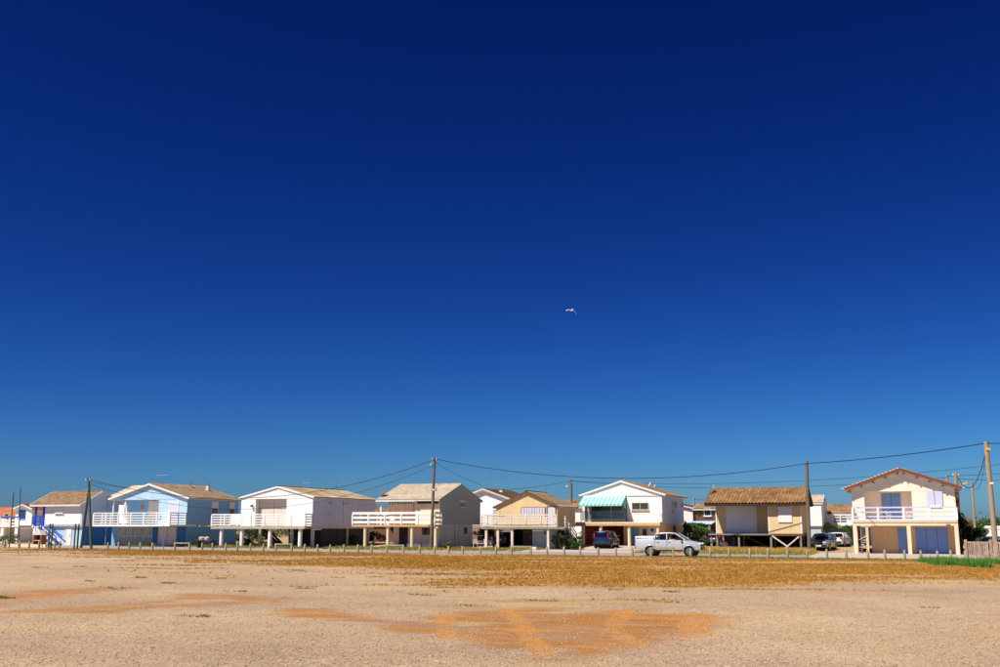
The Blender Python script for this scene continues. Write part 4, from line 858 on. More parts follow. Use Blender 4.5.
# ------------------------------------------------------------------ poles and wires
WIRE = {}
def pole(key, label, top_px, v, base_px, m='pole_wood', r0=.15, r1=.1, cat='utility pole', name='utility_pole', fittings=()):
    u1, z1 = atv(top_px[0], top_px[1], v); u0 = UX(base_px, v, 548); z0 = G(u0, v)-.2
    h = thing(name, label, cat, (u0, v, G(u0, v))); n = 7
    MB().tube([(u0+(u1-u0)*t, v, z0+(z1-z0)*t) for t in [k/n for k in range(n+1)]], [r0+(r1-r0)*k/n for k in range(n+1)], 12).build('pole_shaft', m, h, smooth=50)
    for f in fittings:
        if f == 'arm': MB().box(u1-.3, u1+.3, v-.14, v-.07, z1-.35, z1-.25).build('crossarm', 'galv', h)
        if f == 'ins':
            for q in (-.22, .22): MB().tube([(u1+q, v-.1, z1-.25), (u1+q, v-.1, z1-.05)], .05, 8).build('insulator', 'dish_white', h)
        if f == 'yellow': MB().box(u1-.05, u1+.22, v-.2, v-.1, z1-.6, z1-.46).build('marker_cap', 'yellow', h)
        if f == 'blue': MB().tube([(u1-.28, v-.1, z1-.75), (u1-.28, v-.1, z1-.45)], [.16, .1], 10).build('lamp_head', 'turquoise', h); MB().tube([(u1-.28, v-.1, z1-.5), (u1, v, z1-.4)], .03, 6).build('lamp_bracket', 'galv', h)
        if f == 'lamp': 
            MB().tube([(u1, v, z1-.9), (u1-.35, v-.2, z1-.75)], .03, 6).build('lamp_arm', 'galv', h); MB().box(u1-.6, u1-.3, v-.3, v-.12, z1-.8, z1-.68).build('lamp_head', 'dish_white', h)
        if f == 'olamp':
            MB().tube([(u1, v, z1-1.3), (u1+.5, v-.2, z1-1.0)], .035, 6).build('lamp_arm', 'galv', h); MB().bar((u1+.4, v-.2, z1-1.05), (u1+.9, v-.32, z1-.9), .18, .1).build('lamp_head', 'yellow', h)
        if f == 'steps':
            for k in range(9):
                t = .15+.08*k; MB().box(u0+(u1-u0)*t-.1, u0+(u1-u0)*t+.1, v-r0-.03, v-r0+.07, z0+(z1-z0)*t-.14, z0+(z1-z0)*t+.14).build('recess', 'cream' if k % 2 else 'brown_wood', h)
        if f == 'stub': MB().tube([(u1+(u0-u1)*.35, v-.1, z1+(z0-z1)*.35), (u1+(u0-u1)*.35+.22, v-.2, z1+(z0-z1)*.35)], .07, 8).build('junction_box', 'plastic_white', h)
    WIRE[key] = Vector((u1, v-.12, z1-.12)); return h
pole('A', 'leaning pair of wooden poles forming an A by the leftmost house', (88.6, 478), 3.0, 91.5, 'green_post', .13, .1, fittings=('ins',))
h = bpy.data.objects['utility_pole']; q = UX(79.6, 5, 545); t1 = WIRE['A']
MB().tube([(q, 5.2, G(q, 5)-.2), (t1.x-.02, 3.2, t1.z-.5)], [.13, .1], 12).build('stay_pole', 'green_post', h, smooth=50)
MB().box(t1.x-.2, t1.x+.2, 2.85, 2.95, t1.z-1.0, t1.z-.9).build('bracket', 'galv', h)
pole('B', 'tall dark wooden pole in front of the grey gable house', (434.6, 457.5), 16.6, 431, 'pole_wood', .16, .12, fittings=('ins', 'blue', 'stub'))
pole('C', 'bare wooden pole beside the orange tiled bungalow', (806.6, 461), 19.6, 809.3, 'pole_wood', .17, .13)
pole('D', 'thick pale pole with yellow cap behind the slatted fence', (986, 441.5), 4.2, 996, 'pole_pale', .19, .15, fittings=('yellow', 'stub'))
pole('E', 'concrete pole with orange street lamp right of the cream house', (955.6, 473), 29.5, 960.0, 'pole_pale', .24, .17, fittings=('olamp', 'steps', 'ins'))
pole('F', 'short thin pole top showing behind the cream house roof', (947, 475), 31.5, 950, 'pole_pale', .13, .12)
pole('G', 'slender grey pole standing among bushes at the right', (971.7, 481.5), 36, 976.5, 'pole_pale', .14, .1)
pole('H', 'wooden pole with small lamp behind beige and awning houses', (571.2, 480), 46, 572, 'pole_wood', .15, .13, fittings=('arm', 'lamp'))
pole('I', 'thin green pole at the far left edge of the lot', (13.6, 492.5), 3.0, 9, 'green_post', .06, .05, 'pole', 'thin_pole')
pole('J', 'second thin green pole from the far left edge', (20.6, 487), 3.4, 18.5, 'green_post', .05, .04, 'pole', 'thin_pole')
pole('K', 'thin grey post in front of the lilac garage door', (163.4, 525.5), 2.6, 163.6, 'galv', .04, .04, 'post', 'thin_post')
pole('L', 'grey pole behind the small brown house left of tiled bungalow', (694, 498), 47.5, 694.5, 'pole_pale', .12, .1)
def wire(p, q, sag, label, r=.028, group=None):
    p, q = Vector(p), Vector(q); n = 24
    pts = [p.lerp(q, k/n)-Vector((0, 0, 4*sag*(k/n)*(1-k/n))) for k in range(n+1)]
    o = MB().tube(pts, r, 6).build('overhead_cable', 'cable', smooth=60); tag(o, label, 'cable', group or 'overhead cables'); return o
W = WIRE
wire(W['A'], W['B']+Vector((0, 0, -.1)), 2.6, 'sagging cable from left A pole to the tall dark pole')
wire(W['A']+Vector((0, 0, -.35)), W['B']+Vector((0, 0, -.6)), 3.2, 'lower of two cables running left of tall dark pole', .018)
wire(W['B'], W['C']+Vector((0, 0, -.1)), 1.55, 'long sagging cable from tall dark pole to bare wooden pole', .032)
wire(W['C']+Vector((0, 0, -.1)), W['D'], .18, 'cable from bare wooden pole up to thick pale pole', .032)
wire(W['D'], (62, 8, 8.6), .6, 'cable leaving the thick pale pole towards right frame edge', .03)
wire(W['D']+Vector((0, 0, -.3)), W['E']+Vector((.2, 0, -.35)), 1.7, 'slack dark cable between thick pale pole and concrete lamp pole', .03)
wire(W['D']+Vector((0, 0, -.2)), W['G']+Vector((0, 0, -.1)), 1.5, 'thin cable from thick pale pole to slender grey pole', .016)
wire(W['H'], W['F']+Vector((0, 0, -.1)), .9, 'thin cable of the back row above tiled bungalow', .022)
e_ = atv(1012, 463, 40); wire(W['H'], (e_[0], 40, e_[1]), 1.0, 'thin upper cable of the back row rising over cream house', .022)
wire(W['H'], (-27, 40, 6.9), .8, 'thin cable of the back row left of small lamp pole', .022)
wire(W['F'], (75, 40, 10.5), .5, 'thin back row cable above the concrete lamp pole going right', .022)
wire(W['E']+Vector((0, 0, -.4)), (70, 33, 6.2), .5, 'thin low cable right of the concrete lamp pole', .02)
wire(W['L'], (20.9, 42.5, 5.0), .3, 'thin low cable behind the tiled bungalow', .016)
wire(W['B']+Vector((0, 0, -.3)), (-11.5, 24.7, 6.3), .15, 'short cable from tall dark pole to grey gable ridge', .016)
wire(W['A']+Vector((0, 0, -.2)), (-44.8, 15, 6.2), .25, 'short cable from A pole to pale blue gable', .014)

# ------------------------------------------------------------------ wooden bollards, rails, gate posts along the lot
FV = 1.9
BX = [4, 19, 28.5, 38.5, 54, 59, 107.5, 118, 129, 140, 152, 201.8, 212.3, 225.6, 237, 250.2, 263, 304.4, 317.6, 330, 343.9, 358, 371.5, 419.8, 434.3, 448.7, 462.7, 480.4, 495.8, 547.2, 564.2, 580, 598.2, 615.9, 632.5, 690.8, 710.1, 729, 749.9, 768.1, 787.5, 807, 826.8, 846, 868, 885, 904.7, 920.9, 937.4, 950.9, 965]
BEHIND = [(45, 'small white house at far left'), (110, 'leftmost house with blue stairs'), (200, 'pale blue gable house'), (345, 'white house on round columns'), (474, 'grey gable house'), (573, 'beige gable house'), (684, 'turquoise awning house'), (812, 'orange tiled bungalow'), (846.5, 'parked grey car'), (1000, 'cream house with blue doors')]
me_cache = []
def bollard_mesh(k):
    b = MB(); r = .085; n = 9; hgt = .66
    b.tube([(0, 0, -.15), (0, 0, .2), (.004*k, 0, hgt-.03), (.004*k, .004, hgt)], [r, r, r*.97, r*.72], n)
    o = b.build('low_bollard', 'bollard_wood', smooth=40); return o
protos = [bollard_mesh(k) for k in range(3)]; used = [False]*3; cnt = {}
for i, x in enumerate(BX):
    k = i % 3
    o = protos[k] if not used[k] else protos[k].copy()
    if used[k]: COL.objects.link(o)
    used[k] = True
    v = FV+random.uniform(-.08, .08); u = UX(x, v, 553); o.location = (u, v, G(u, v)); o.rotation_euler = (random.uniform(-.03, .03), random.uniform(-.04, .04), random.uniform(0, 6)); o.scale = (1, 1, random.uniform(.94, 1.05))
    w = next(t for q, t in BEHIND if x < q); j = cnt.get(w, 0); cnt[w] = j+1
    tag(o, f'short wooden bollard, {ORD[j]} from left in front of {w}', 'bollard', 'wooden bollards along the lot edge')
for x0, x1, w in ((174.5, 189, 'pale blue gable house'), (275.6, 291.4, 'white house on round columns'), (386.8, 403.2, 'balcony of the grey gable house'), (511.2, 530.7, 'beige gable house'), (651, 673.2, 'silver pickup')):
    u0, u1 = UX(x0, FV, 553), UX(x1, FV, 553); h = thing('rail_barrier', f'low wooden rail on two posts in front of {w}', 'barrier', (u0, FV, G(u0, FV)), 0, 'low wooden rail barriers')
    for u in (u0, u1): MB().box(u-.07, u+.07, FV-.07, FV+.07, G(u, FV)-.15, G(u, FV)+.57).build('post', 'bollard_wood', h)
    MB().box(u0-.09, u1+.09, FV-.075, FV+.075, G(u0, FV)+.572, G(u0, FV)+.68).build('rail', 'bollard_wood', h)
for xs, w in (((48.5, 50.9), 'left'), ((74, 77.3), 'right')):
    for j, x in enumerate(xs):
        v = 2.4+.3*j; u = UX(x, v, 548); h = thing('gate_post', f'dark green post, {"left" if j == 0 else "right"} one of the {w} pair by blue stairs', 'post', (u, v, G(u, v)), 0, 'tall green gate posts')
        MB().tube([(u, v, G(u, v)-.2), (u, v, G(u, v)+2.2)], .075, 10).build('post_shaft', 'green_post', h, smooth=50); MB().tube([(u, v, G(u, v)+2.2), (u, v, G(u, v)+2.26)], [.085, .03], 10).build('post_cap', 'green_post', h)
# slatted fence at the right
def slat_fence(p0, p1, label, hgt=1.3):
    p0, p1 = Vector(p0), Vector(p1); L = (p1-p0).length; d = (p1-p0)/L; nrm = Vector((d.y, -d.x)); z0 = G(*p0)
    h = thing('slat_fence', label, 'fence', (p0.x, p0.y, z0), 0, 'slatted wooden fence panels')
    for q in (p0,): MB().box(q.x-.08, q.x+.08, q.y-.08, q.y+.08, z0-.2, z0+hgt+.12).build('post', 'fence_wood', h)
    for z in (.25, hgt-.06): MB().bar((p0.x+d.x*.09, p0.y+d.y*.09, z0+z), (p1.x-d.x*.09, p1.y-d.y*.09, z0+z), .05, .11).build('rail', 'fence_wood', h)
    n = int(L/.125)
    for k in range(n):
        c = p0+d*(.12+(L-.24)*(k+.5)/n)+nrm*.045; t = random.uniform(-.03, .02); w = random.uniform(.034, .046)
        b = MB(); a = Vector((d.x, d.y, 0))*w; e = Vector((nrm.x, nrm.y, 0))*.012; lean = Vector((d.x, d.y, 0))*random.uniform(-.012, .012)
        c0 = Vector((c.x, c.y, z0-.02)); c1 = Vector((c.x, c.y, z0+hgt-.12+t))+lean
        b.add([c0-a-e, c0+a-e, c0+a+e, c0-a+e, c1-a-e, c1+a-e, c1+a+e, c1-a+e], [(0,3,2,1),(4,5,6,7),(0,1,5,4),(1,2,6,5),(2,3,7,6),(3,0,4,7)]); b.build('slat', 'fence_wood', h)
fu0 = UX(966.5, -.6, 555); fu1 = UX(991.5, -1.0, 555)
slat_fence((fu0, -.6), (fu1, -1.0), 'weathered slatted wooden fence panel at right edge, left of its thick pole')
slat_fence((fu1, -1.0), (fu1+1.9, -1.3), 'slatted wooden fence panel cut off by the right frame edge')
slat_fence((fu0, -.44), (fu0+.25, 2.4), 'short return panel of slatted fence running back towards road', 1.3)

# ------------------------------------------------------------------ vehicles
def offset_poly(P, d):
    n = len(P); out = []
    A = sum(P[i][0]*P[(i+1) % n][1]-P[(i+1) % n][0]*P[i][1] for i in range(n)); s = 1 if A > 0 else -1
    for i in range(n):
        p0, p1, p2 = Vector(P[i-1]), Vector(P[i]), Vector(P[(i+1) % n]); e0 = (p1-p0).normalized(); e1 = (p2-p1).normalized()
        nn = Vector((-e0.y-e1.y, e0.x+e1.x)); nn = nn.normalized() if nn.length > 1e-6 else Vector((-e0.y, e0.x)); out.append(tuple(p1+nn*d*s/max(.5, nn.dot(Vector((-e0.y, e0.x))))))
    return out
def arch(cx, r, z0, n=9):        # over a wheel, from front to back
    a0 = math.asin((z0-.0-cx[1])/r) if abs((z0-cx[1])/r) < 1 else 0
    return [(cx[0]+r*math.cos(t), cx[1]+r*math.sin(t)) for t in [a0+(math.pi-2*a0)*k/(n-1) for k in range(n)]]
def vehicle(name, label, cat, loc, rz, spec, paint):
    h = thing(name, label, cat, loc, rz); L, Wd = spec['L'], spec['W']; hw0 = Wd/2; wr = spec['wr']
    def hw(x): t = max(0, (abs(x)/(L/2)-.62)/.38); return hw0*(1-.14*t*t)
    xr, xf = spec['xr'], spec['xf']; zs = spec['sill']
    prof = spec['top']+spec['nose']+arch((xf, wr), wr+.07, zs)+[(x, zs) for x in ((xf+xr)/2+.3, (xf+xr)/2-.3)]+arch((xr, wr), wr+.07, zs)+spec['tail']
    inner = offset_poly(prof, .05); V = []; n = len(prof)
    def ring(pts, y, cut): return [(x, (hw(x)-cut)*y, z_) for x, z_ in pts]
    V = ring(inner, 1, 0)+ring(prof, 1, .07)+ring(prof, -1, .07)+ring(inner, -1, 0)
    F = [tuple(range(n-1, -1, -1)), tuple(range(3*n, 4*n))]
    for k in range(3): F += [(k*n+i, k*n+(i+1) % n, (k+1)*n+(i+1) % n, (k+1)*n+i) for i in range(n)]
    me = MB().add(V, F); body = me.build('body', paint, h, local=True)
    bm = bmesh.new(); bm.from_mesh(body.data); bmesh.ops.triangulate(bm, faces=[f for f in bm.faces if len(f.verts) > 4]); bm.to_mesh(body.data); bm.free()
    bm = bmesh.new(); bm.from_mesh(body.data)
    for zc in (.5, .62, .74, .86, .98, 1.1, 1.22): bmesh.ops.bisect_plane(bm, geom=bm.verts[:]+bm.edges[:]+bm.faces[:], plane_co=(0, 0, zc), plane_no=(0, 0, 1))
    zm = spec['belt']*.68
    for q in bm.verts: q.co.y *= 1-.10*min(1, abs(q.co.z-zm)/.55)**2
    bm.to_mesh(body.data); bm.free()
    body.data.shade_smooth(); body.data.set_sharp_from_angle(angle=R(40))
    # wheel wells
    for x in (xr, xf): MB().tube([(x, -hw0+.12, wr), (x, hw0-.12, wr)], wr+.06, 16).build('wheel_well', 'dark', h, local=True)
    for x in (xr, xf):
        for s in (-1, 1):
            y0, y1 = s*(hw0-.24), s*(hw0-.02)
            w = MB().tube([(x, y0, wr), (x, y0+(y1-y0)*.15, wr), (x, y0+(y1-y0)*.85, wr), (x, y1, wr)], [wr*.93, wr, wr, wr*.93], 22).build('wheel', 'tyre', h, local=True, smooth=40)
            MB().tube([(x, y1-.004*s, wr), (x, y1+.012*s, wr)], [wr*.64, wr*.6], 18).build('rim', 'alloy', w, local=True)
            sp = MB()
            for k in range(5):
                a = 2*math.pi*(k+.5)/5; sp.tube([(x+math.cos(a)*wr*.33, y1+.013*s, wr+math.sin(a)*wr*.33), (x+math.cos(a)*wr*.33, y1+.017*s, wr+math.sin(a)*wr*.33)], wr*.13, 6)
            sp.build('rim_opening', 'dark', w, local=True)
    for x in (xr, xf):
        for s in (-1, 1): MB().tube([(x+(wr+.07)*math.cos(t), s*(hw(x)-.012), wr+(wr+.07)*math.sin(t)) for t in [R(12+156*k/12) for k in range(13)]], .035, 6).build('wheel_arch', paint, h, local=True, smooth=60)
    # greenhouse: pillars, roof, panes
    gp = spec['glass']; zb = spec['belt']; zt = max(q[1] for q in gp)
    def gy(z_, x=0): t = (z_-zb)/(zt-zb); return hw0*.95-(.2)*max(0, t)
    fr = spec['frame']            # list of side-window polygons (x,z)
    rp = [q for q in gp]; rf = MB()
    k0, k1 = spec['roof_idx']
    rv = []; m_ = k1-k0+1
    for (x, z_) in gp[k0:k1+1]:
        for y in (-1, -.6, 0, .6, 1): rv.append((x, y*gy(z_-.02), z_-(.05 if abs(y) == 1 else (.012 if y else 0))))
    rfF = [(i*5+j, i*5+j+1, (i+1)*5+j+1, (i+1)*5+j) for i in range(m_-1) for j in range(4)]
    ro = MB().add(rv, rfF).build('roof', paint, h, local=True, smooth=60); md = ro.modifiers.new('t', 'SOLIDIFY'); md.thickness = .04; md.offset = -1
    for (xa, za, xb, zb_, w) in spec['pillars']:
        for s in (-1, 1): MB().bar((xa, s*(gy(za)-.02), za), (xb, s*(gy(zb_)-.03), zb_), .05, w).build('pillar', paint, h, local=True)
    for fi, poly in enumerate(fr):
        for s in (-1, 1):
            if (fi, s) in spec.get('open', ()): continue
            MB().add([(x, s*(gy(z_)-.028), z_) for x, z_ in poly], [tuple(range(len(poly)))]).build('side_window', 'car_glass', h, local=True)
    for nm, (i, j) in (('windscreen', spec['ws']), ('rear_window', spec['rw'])):
        a, b = gp[i], gp[j]; MB().add([(a[0], -gy(a[1])+.05, a[1]), (a[0], gy(a[1])-.05, a[1]), (b[0], gy(b[1])-.06, b[1]), (b[0], -gy(b[1])+.06, b[1])], [(0, 1, 2, 3)]).build(nm, 'car_glass', h, local=True)
    # cabin floor and seats read dark through the glass
    xa, xb = spec['cab']; MB().box(xa, xb, -hw0+.14, hw0-.14, zb-.03, zb+.01).build('cabin_floor', 'dark', h, local=True)
    for x in spec['seats']:
        for y in (-.37, .37): MB().box(x-.08, x+.08, y-.24, y+.24, zb-.1, zb+.3).build('seat', 'trim', h, local=True, bevel=.04)
    xN, xT = L/2, -L/2
    for s in (-1, 1):
        z_ = spec['lamp_z']
        MB().box(xN-.3, xN-.012-spec.get('nose_in', .03), s*(hw0-.5), s*(hw0-.17), z_-.08, z_+.08).build('headlight', 'clear_lens', h, local=True, bevel=.03)
        tz = spec['tail_z']; MB().box(xT-.012+spec.get('tail_in', 0), xT+.12, s*(hw0-.26), s*(hw0-.125), tz[0], tz[1]).build('tail_light', 'red_lens', h, local=True, bevel=.02)
        mx = spec['mirror']; MB().box(mx-.07, mx+.07, s*(hw0+.02), s*(hw0+.2), zb+.02, zb+.19).build('mirror', 'trim', h, local=True, bevel=.03)
        for dx in spec['handles']: MB().box(dx-.1, dx+.1, s*(hw0-.01), s*(hw0+.015), zb-.2, zb-.16).build('handle', 'trim' if paint != 'silver_paint' else 'alloy', h, local=True)
        for dx in spec['joints']: MB().box(dx-.007, dx+.007, s*(hw0-.02), s*(hw0+.003), zs+.1, zb-.04).build('door_joint', 'trim', h, local=True)
        MB().box(xr+wr+.16, xf-wr-.16, s*(hw0-.05), s*(hw0+.02), zs-.05, zs+.04).build('side_step', 'trim', h, local=True)
    MB().box(xN-.2, xN+.015, -hw0*.8, hw0*.8, zs+.06, zs+.26).build('front_bumper', spec.get('bumper', 'trim'), h, local=True, bevel=.04)
    MB().box(xN-.15, xN-.0, -hw0*.45, hw0*.45, zs+.32, zs+.46).build('grille', 'trim', h, local=True, bevel=.02)
    MB().box(xT-.015, xT+.2, -hw0*.82, hw0*.82, zs+.1, zs+.3).build('rear_bumper', spec.get('bumper', 'trim'), h, local=True, bevel=.04)
    MB().box(xT-.028+spec.get('tail_in', 0), xT-.012+spec.get('tail_in', 0), -.26, .26, spec.get('plate_z', .62), spec.get('plate_z', .62)+.11).build('number_plate', 'plate', h, local=True)
    MB().box(xN+.016, xN+.028, -.26, .26, zs+.1, zs+.21).build('number_plate', 'plate', h, local=True)
    return h
PICK = dict(L=5.0, W=1.8, wr=.37, xr=-1.3, xf=1.62, sill=.42, belt=1.2, lamp_z=.9, tail_z=(.82, 1.14), plate_z=.6, nose_in=.02,
    top=[(-2.48, .8), (-2.5, 1.33), (-1.0, 1.35), (-.97, 1.2), (1.3, 1.16), (1.75, 1.1)], nose=[(2.2, 1.0), (2.42, .86), (2.49, .7), (2.47, .45), (2.2, .42)],
    tail=[(-1.8, .46), (-2.44, .52)],
    glass=[(-.97, 1.2), (-.94, 1.42), (-.82, 1.66), (-.55, 1.73), (0, 1.755), (.38, 1.73), (.6, 1.67), (1.38, 1.17)], roof_idx=(2, 6), ws=(7, 6), rw=(0, 2), cab=(-.95, 1.3), seats=(-.5, .25),
    pillars=[(-.93, 1.2, -.86, 1.66, .16), (-.04, 1.2, -.06, 1.72, .1), (1.36, 1.18, .58, 1.68, .09)],
    frame=[[(-.83, 1.22), (-.1, 1.22), (-.12, 1.68), (-.55, 1.68), (-.74, 1.62)], [(.0, 1.22), (1.18, 1.2), (.52, 1.66), (.35, 1.68), (-.02, 1.68)]],
    open=((1, -1),), mirror=1.02, handles=(-.7, .15), joints=(-.05, 1.1, -.93), bumper='trim')
ru, fu = UX(649.8, 3.6, 556), UX(690.3, 3.6, 556); pu = (ru+fu)/2-.16; pv = 4.4
pick = vehicle('pickup_truck', 'silver double cab pickup driving along the road, window open', 'pickup', (pu, pv, G(pu, pv)+.006), math.atan(-KS)*0, PICK, 'silver_paint')
MB().box(-2.4, -1.02, -.8, .8, 1.335, 1.375).build('bed_cover', 'trim', pick, local=True, bevel=.015)
for s in (-1, 1): MB().tube([(-2.4, s*.8, 1.4), (-1.05, s*.8, 1.4)], .025, 6).build('bed_rail', 'alloy', pick, local=True)
HATCH = dict(L=4.1, W=1.72, wr=.31, xr=-1.3, xf=1.25, sill=.26, belt=.95, lamp_z=.68, tail_z=(.78, 1.05), plate_z=.7, nose_in=.1, tail_in=.02, bumper='trim',
    top=[(-2.02, .62), (-1.98, .95), (1.0, .95), (1.3, .9)], nose=[(1.8, .76), (1.98, .6), (2.04, .42), (2.0, .28), (1.75, .24)], tail=[(-1.75, .28), (-2.02, .34)],
    glass=[(-1.96, .95), (-1.72, 1.36), (-1.45, 1.47), (-.6, 1.52), (.15, 1.48), (.4, 1.42), (1.2, .94)], roof_idx=(1, 5), ws=(6, 5), rw=(0, 1), cab=(-1.8, 1.1), seats=(-.9, .05),
    pillars=[(-1.85, .95, -1.6, 1.4, .2), (-.25, .95, -.25, 1.48, .09), (1.18, .95, .4, 1.43, .07)],
    frame=[[(-1.62, .97), (-.32, .97), (-.32, 1.42), (-1.35, 1.4)], [(-.2, .97), (1.0, .97), (.33, 1.4), (-.2, 1.43)]], mirror=.75, handles=(-1.0, .1), joints=(-.25, .95, -1.3))
MPV = dict(HATCH); MPV.update(top=[(-2.05, .62), (-2.02, 1.0), (1.0, 1.0), (1.4, .92)], belt=1.0, tail_z=(.95, 1.35), tail_in=.06, plate_z=.72,
    glass=[(-2.0, 1.0), (-1.8, 1.5), (-1.5, 1.6), (-.6, 1.64), (.2, 1.6), (.5, 1.52), (1.3, .98)],
    pillars=[(-1.92, 1.0, -1.72, 1.52, .2), (-.25, 1.0, -.25, 1.58, .09), (1.28, 1.0, .5, 1.53, .07)],
    frame=[[(-1.7, 1.02), (-.32, 1.02), (-.32, 1.54), (-1.5, 1.52)], [(-.2, 1.02), (1.1, 1.02), (.42, 1.5), (-.2, 1.55)]], mirror=.85)
SEDAN = dict(HATCH); SEDAN.update(L=4.3, top=[(-2.12, .62), (-2.1, .92), (-1.5, .95), (1.0, .93), (1.3, .88)], tail=[(-1.75, .28), (-2.12, .34)], nose=[(1.9, .74), (2.08, .6), (2.14, .42), (2.1, .28), (1.8, .24)],
    glass=[(-1.6, .95), (-1.15, 1.33), (-.9, 1.39), (-.4, 1.42), (.1, 1.39), (.35, 1.33), (1.15, .93)], pillars=[(-1.5, .95, -1.1, 1.34, .16), (-.25, .95, -.25, 1.38, .09), (1.12, .94, .35, 1.34, .07)],
    frame=[[(-1.3, .97), (-.32, .97), (-.32, 1.34), (-1.0, 1.32)], [(-.2, .97), (.95, .97), (.3, 1.31), (-.2, 1.35)]], cab=(-1.4, 1.0))
def ground_car(name, label, px, v, rz, spec, paint, dz=.0, u=None):
    u = UX(px, v, 548) if u is None else u; return vehicle(name, label, 'car', (u, v, G(u, v)+dz), rz, spec, paint)
ground_car('parked_car', 'dark blue people carrier parked under the awning house, rear towards road', 606.8, 24.6, R(90), MPV, 'blue_paint', .03)
ground_car('parked_car', 'grey hatchback parked nose to road right of the bare wooden pole', 823.5, 25.2, R(-98), HATCH, 'grey_paint')
ground_car('parked_car', 'white saloon car parked behind the grey hatchback', 839.5, 36.5, R(80), SEDAN, 'white_car_paint')
ground_car('parked_car', 'dark car behind the slatted fence at right edge', 1003, 16, R(8), HATCH, 'black_paint')
ground_car('parked_car', 'dark red-lit car seen beneath the tiled bungalow', 716.5, 34, R(90), SEDAN, 'black_paint')
ground_car('parked_car', 'black car in the shade beneath the beige house deck', 506, 24.2, R(90), HATCH, 'black_paint')
# white van at the right edge
def van():
    u, v = UX(1012, 45, 540), 45; h = thing('white_van', 'white van partly cut off behind the thick pale pole', 'van', (u, v, G(u, v)), R(0))
    b = MB().prism([(-2.5, .35), (2.45, .35), (2.5, .9), (1.7, 1.15), (1.1, 2.05), (-2.45, 2.1), (-2.5, 1.8)], 'y', -.95, .95).build('body', 'white_car_paint', h, local=True, bevel=.06)
    for x in (-1.5, 1.6):
        for s in (-1, 1):
            w = MB().tube([(x, s*.75, .34), (x, s*.97, .34)], .34, 18).build('wheel', 'tyre', h, local=True, smooth=40); MB().tube([(x, s*.97, .34), (x, s*.985, .34)], .2, 14).build('rim', 'alloy', w, local=True)
    for s in (-1, 1): MB().prism([(.3, 1.2), (1.5, 1.2), (1.05, 1.85), (.3, 1.85)], 'y', s*.951, s*.96).build('side_window', 'car_glass', h, local=True)
    MB().add([(1.72, -.85, 1.17), (1.72, .85, 1.17), (1.15, .8, 2.0), (1.15, -.8, 2.0)], [(0, 1, 2, 3)]).build('windscreen', 'car_glass', h, local=True)
van()
# scooter under the bungalow
def scooter():
    u, v = UX(729, 23.2, 548), 23.2; h = thing('motor_scooter', 'white and blue motor scooter parked under the tiled bungalow', 'scooter', (u, v, G(u, v)), R(25))
    for x in (-.6, .6):
        w = MB().tube([(x, -.05, .25), (x, .05, .25)], .25, 18).build('wheel', 'tyre', h, local=True, smooth=40); MB().tube([(x, -.055, .25), (x, .055, .25)], .13, 12).build('rim', 'alloy', w, local=True)
    MB().prism([(-.85, .5), (-.3, .3), (.25, .28), (.35, .35), (-.1, .4), (-.2, .75), (-.8, .78)], 'y', -.14, .14).build('body', 'plastic_white', h, local=True, bevel=.03)
    MB().prism([(.3, .3), (.42, .35), (.62, .9), (.5, .95)], 'y', -.18, .18).build('leg_shield', 'royal_blue', h, local=True, bevel=.03)
    MB().box(-.75, -.15, -.12, .12, .78, .86).build('seat', 'dark', h, local=True, bevel=.03)
    MB().tube([(.6, 0, .3), (.5, 0, 1.02)], .03, 8).tube([(.48, -.32, 1.04), (.48, .32, 1.04)], .02, 8).build('handlebar', 'galv', h, local=True)
    MB().tube([(.57, 0, .85), (.64, 0, .85)], .08, 10).build('headlight', 'clear_lens', h, local=True)
scooter()

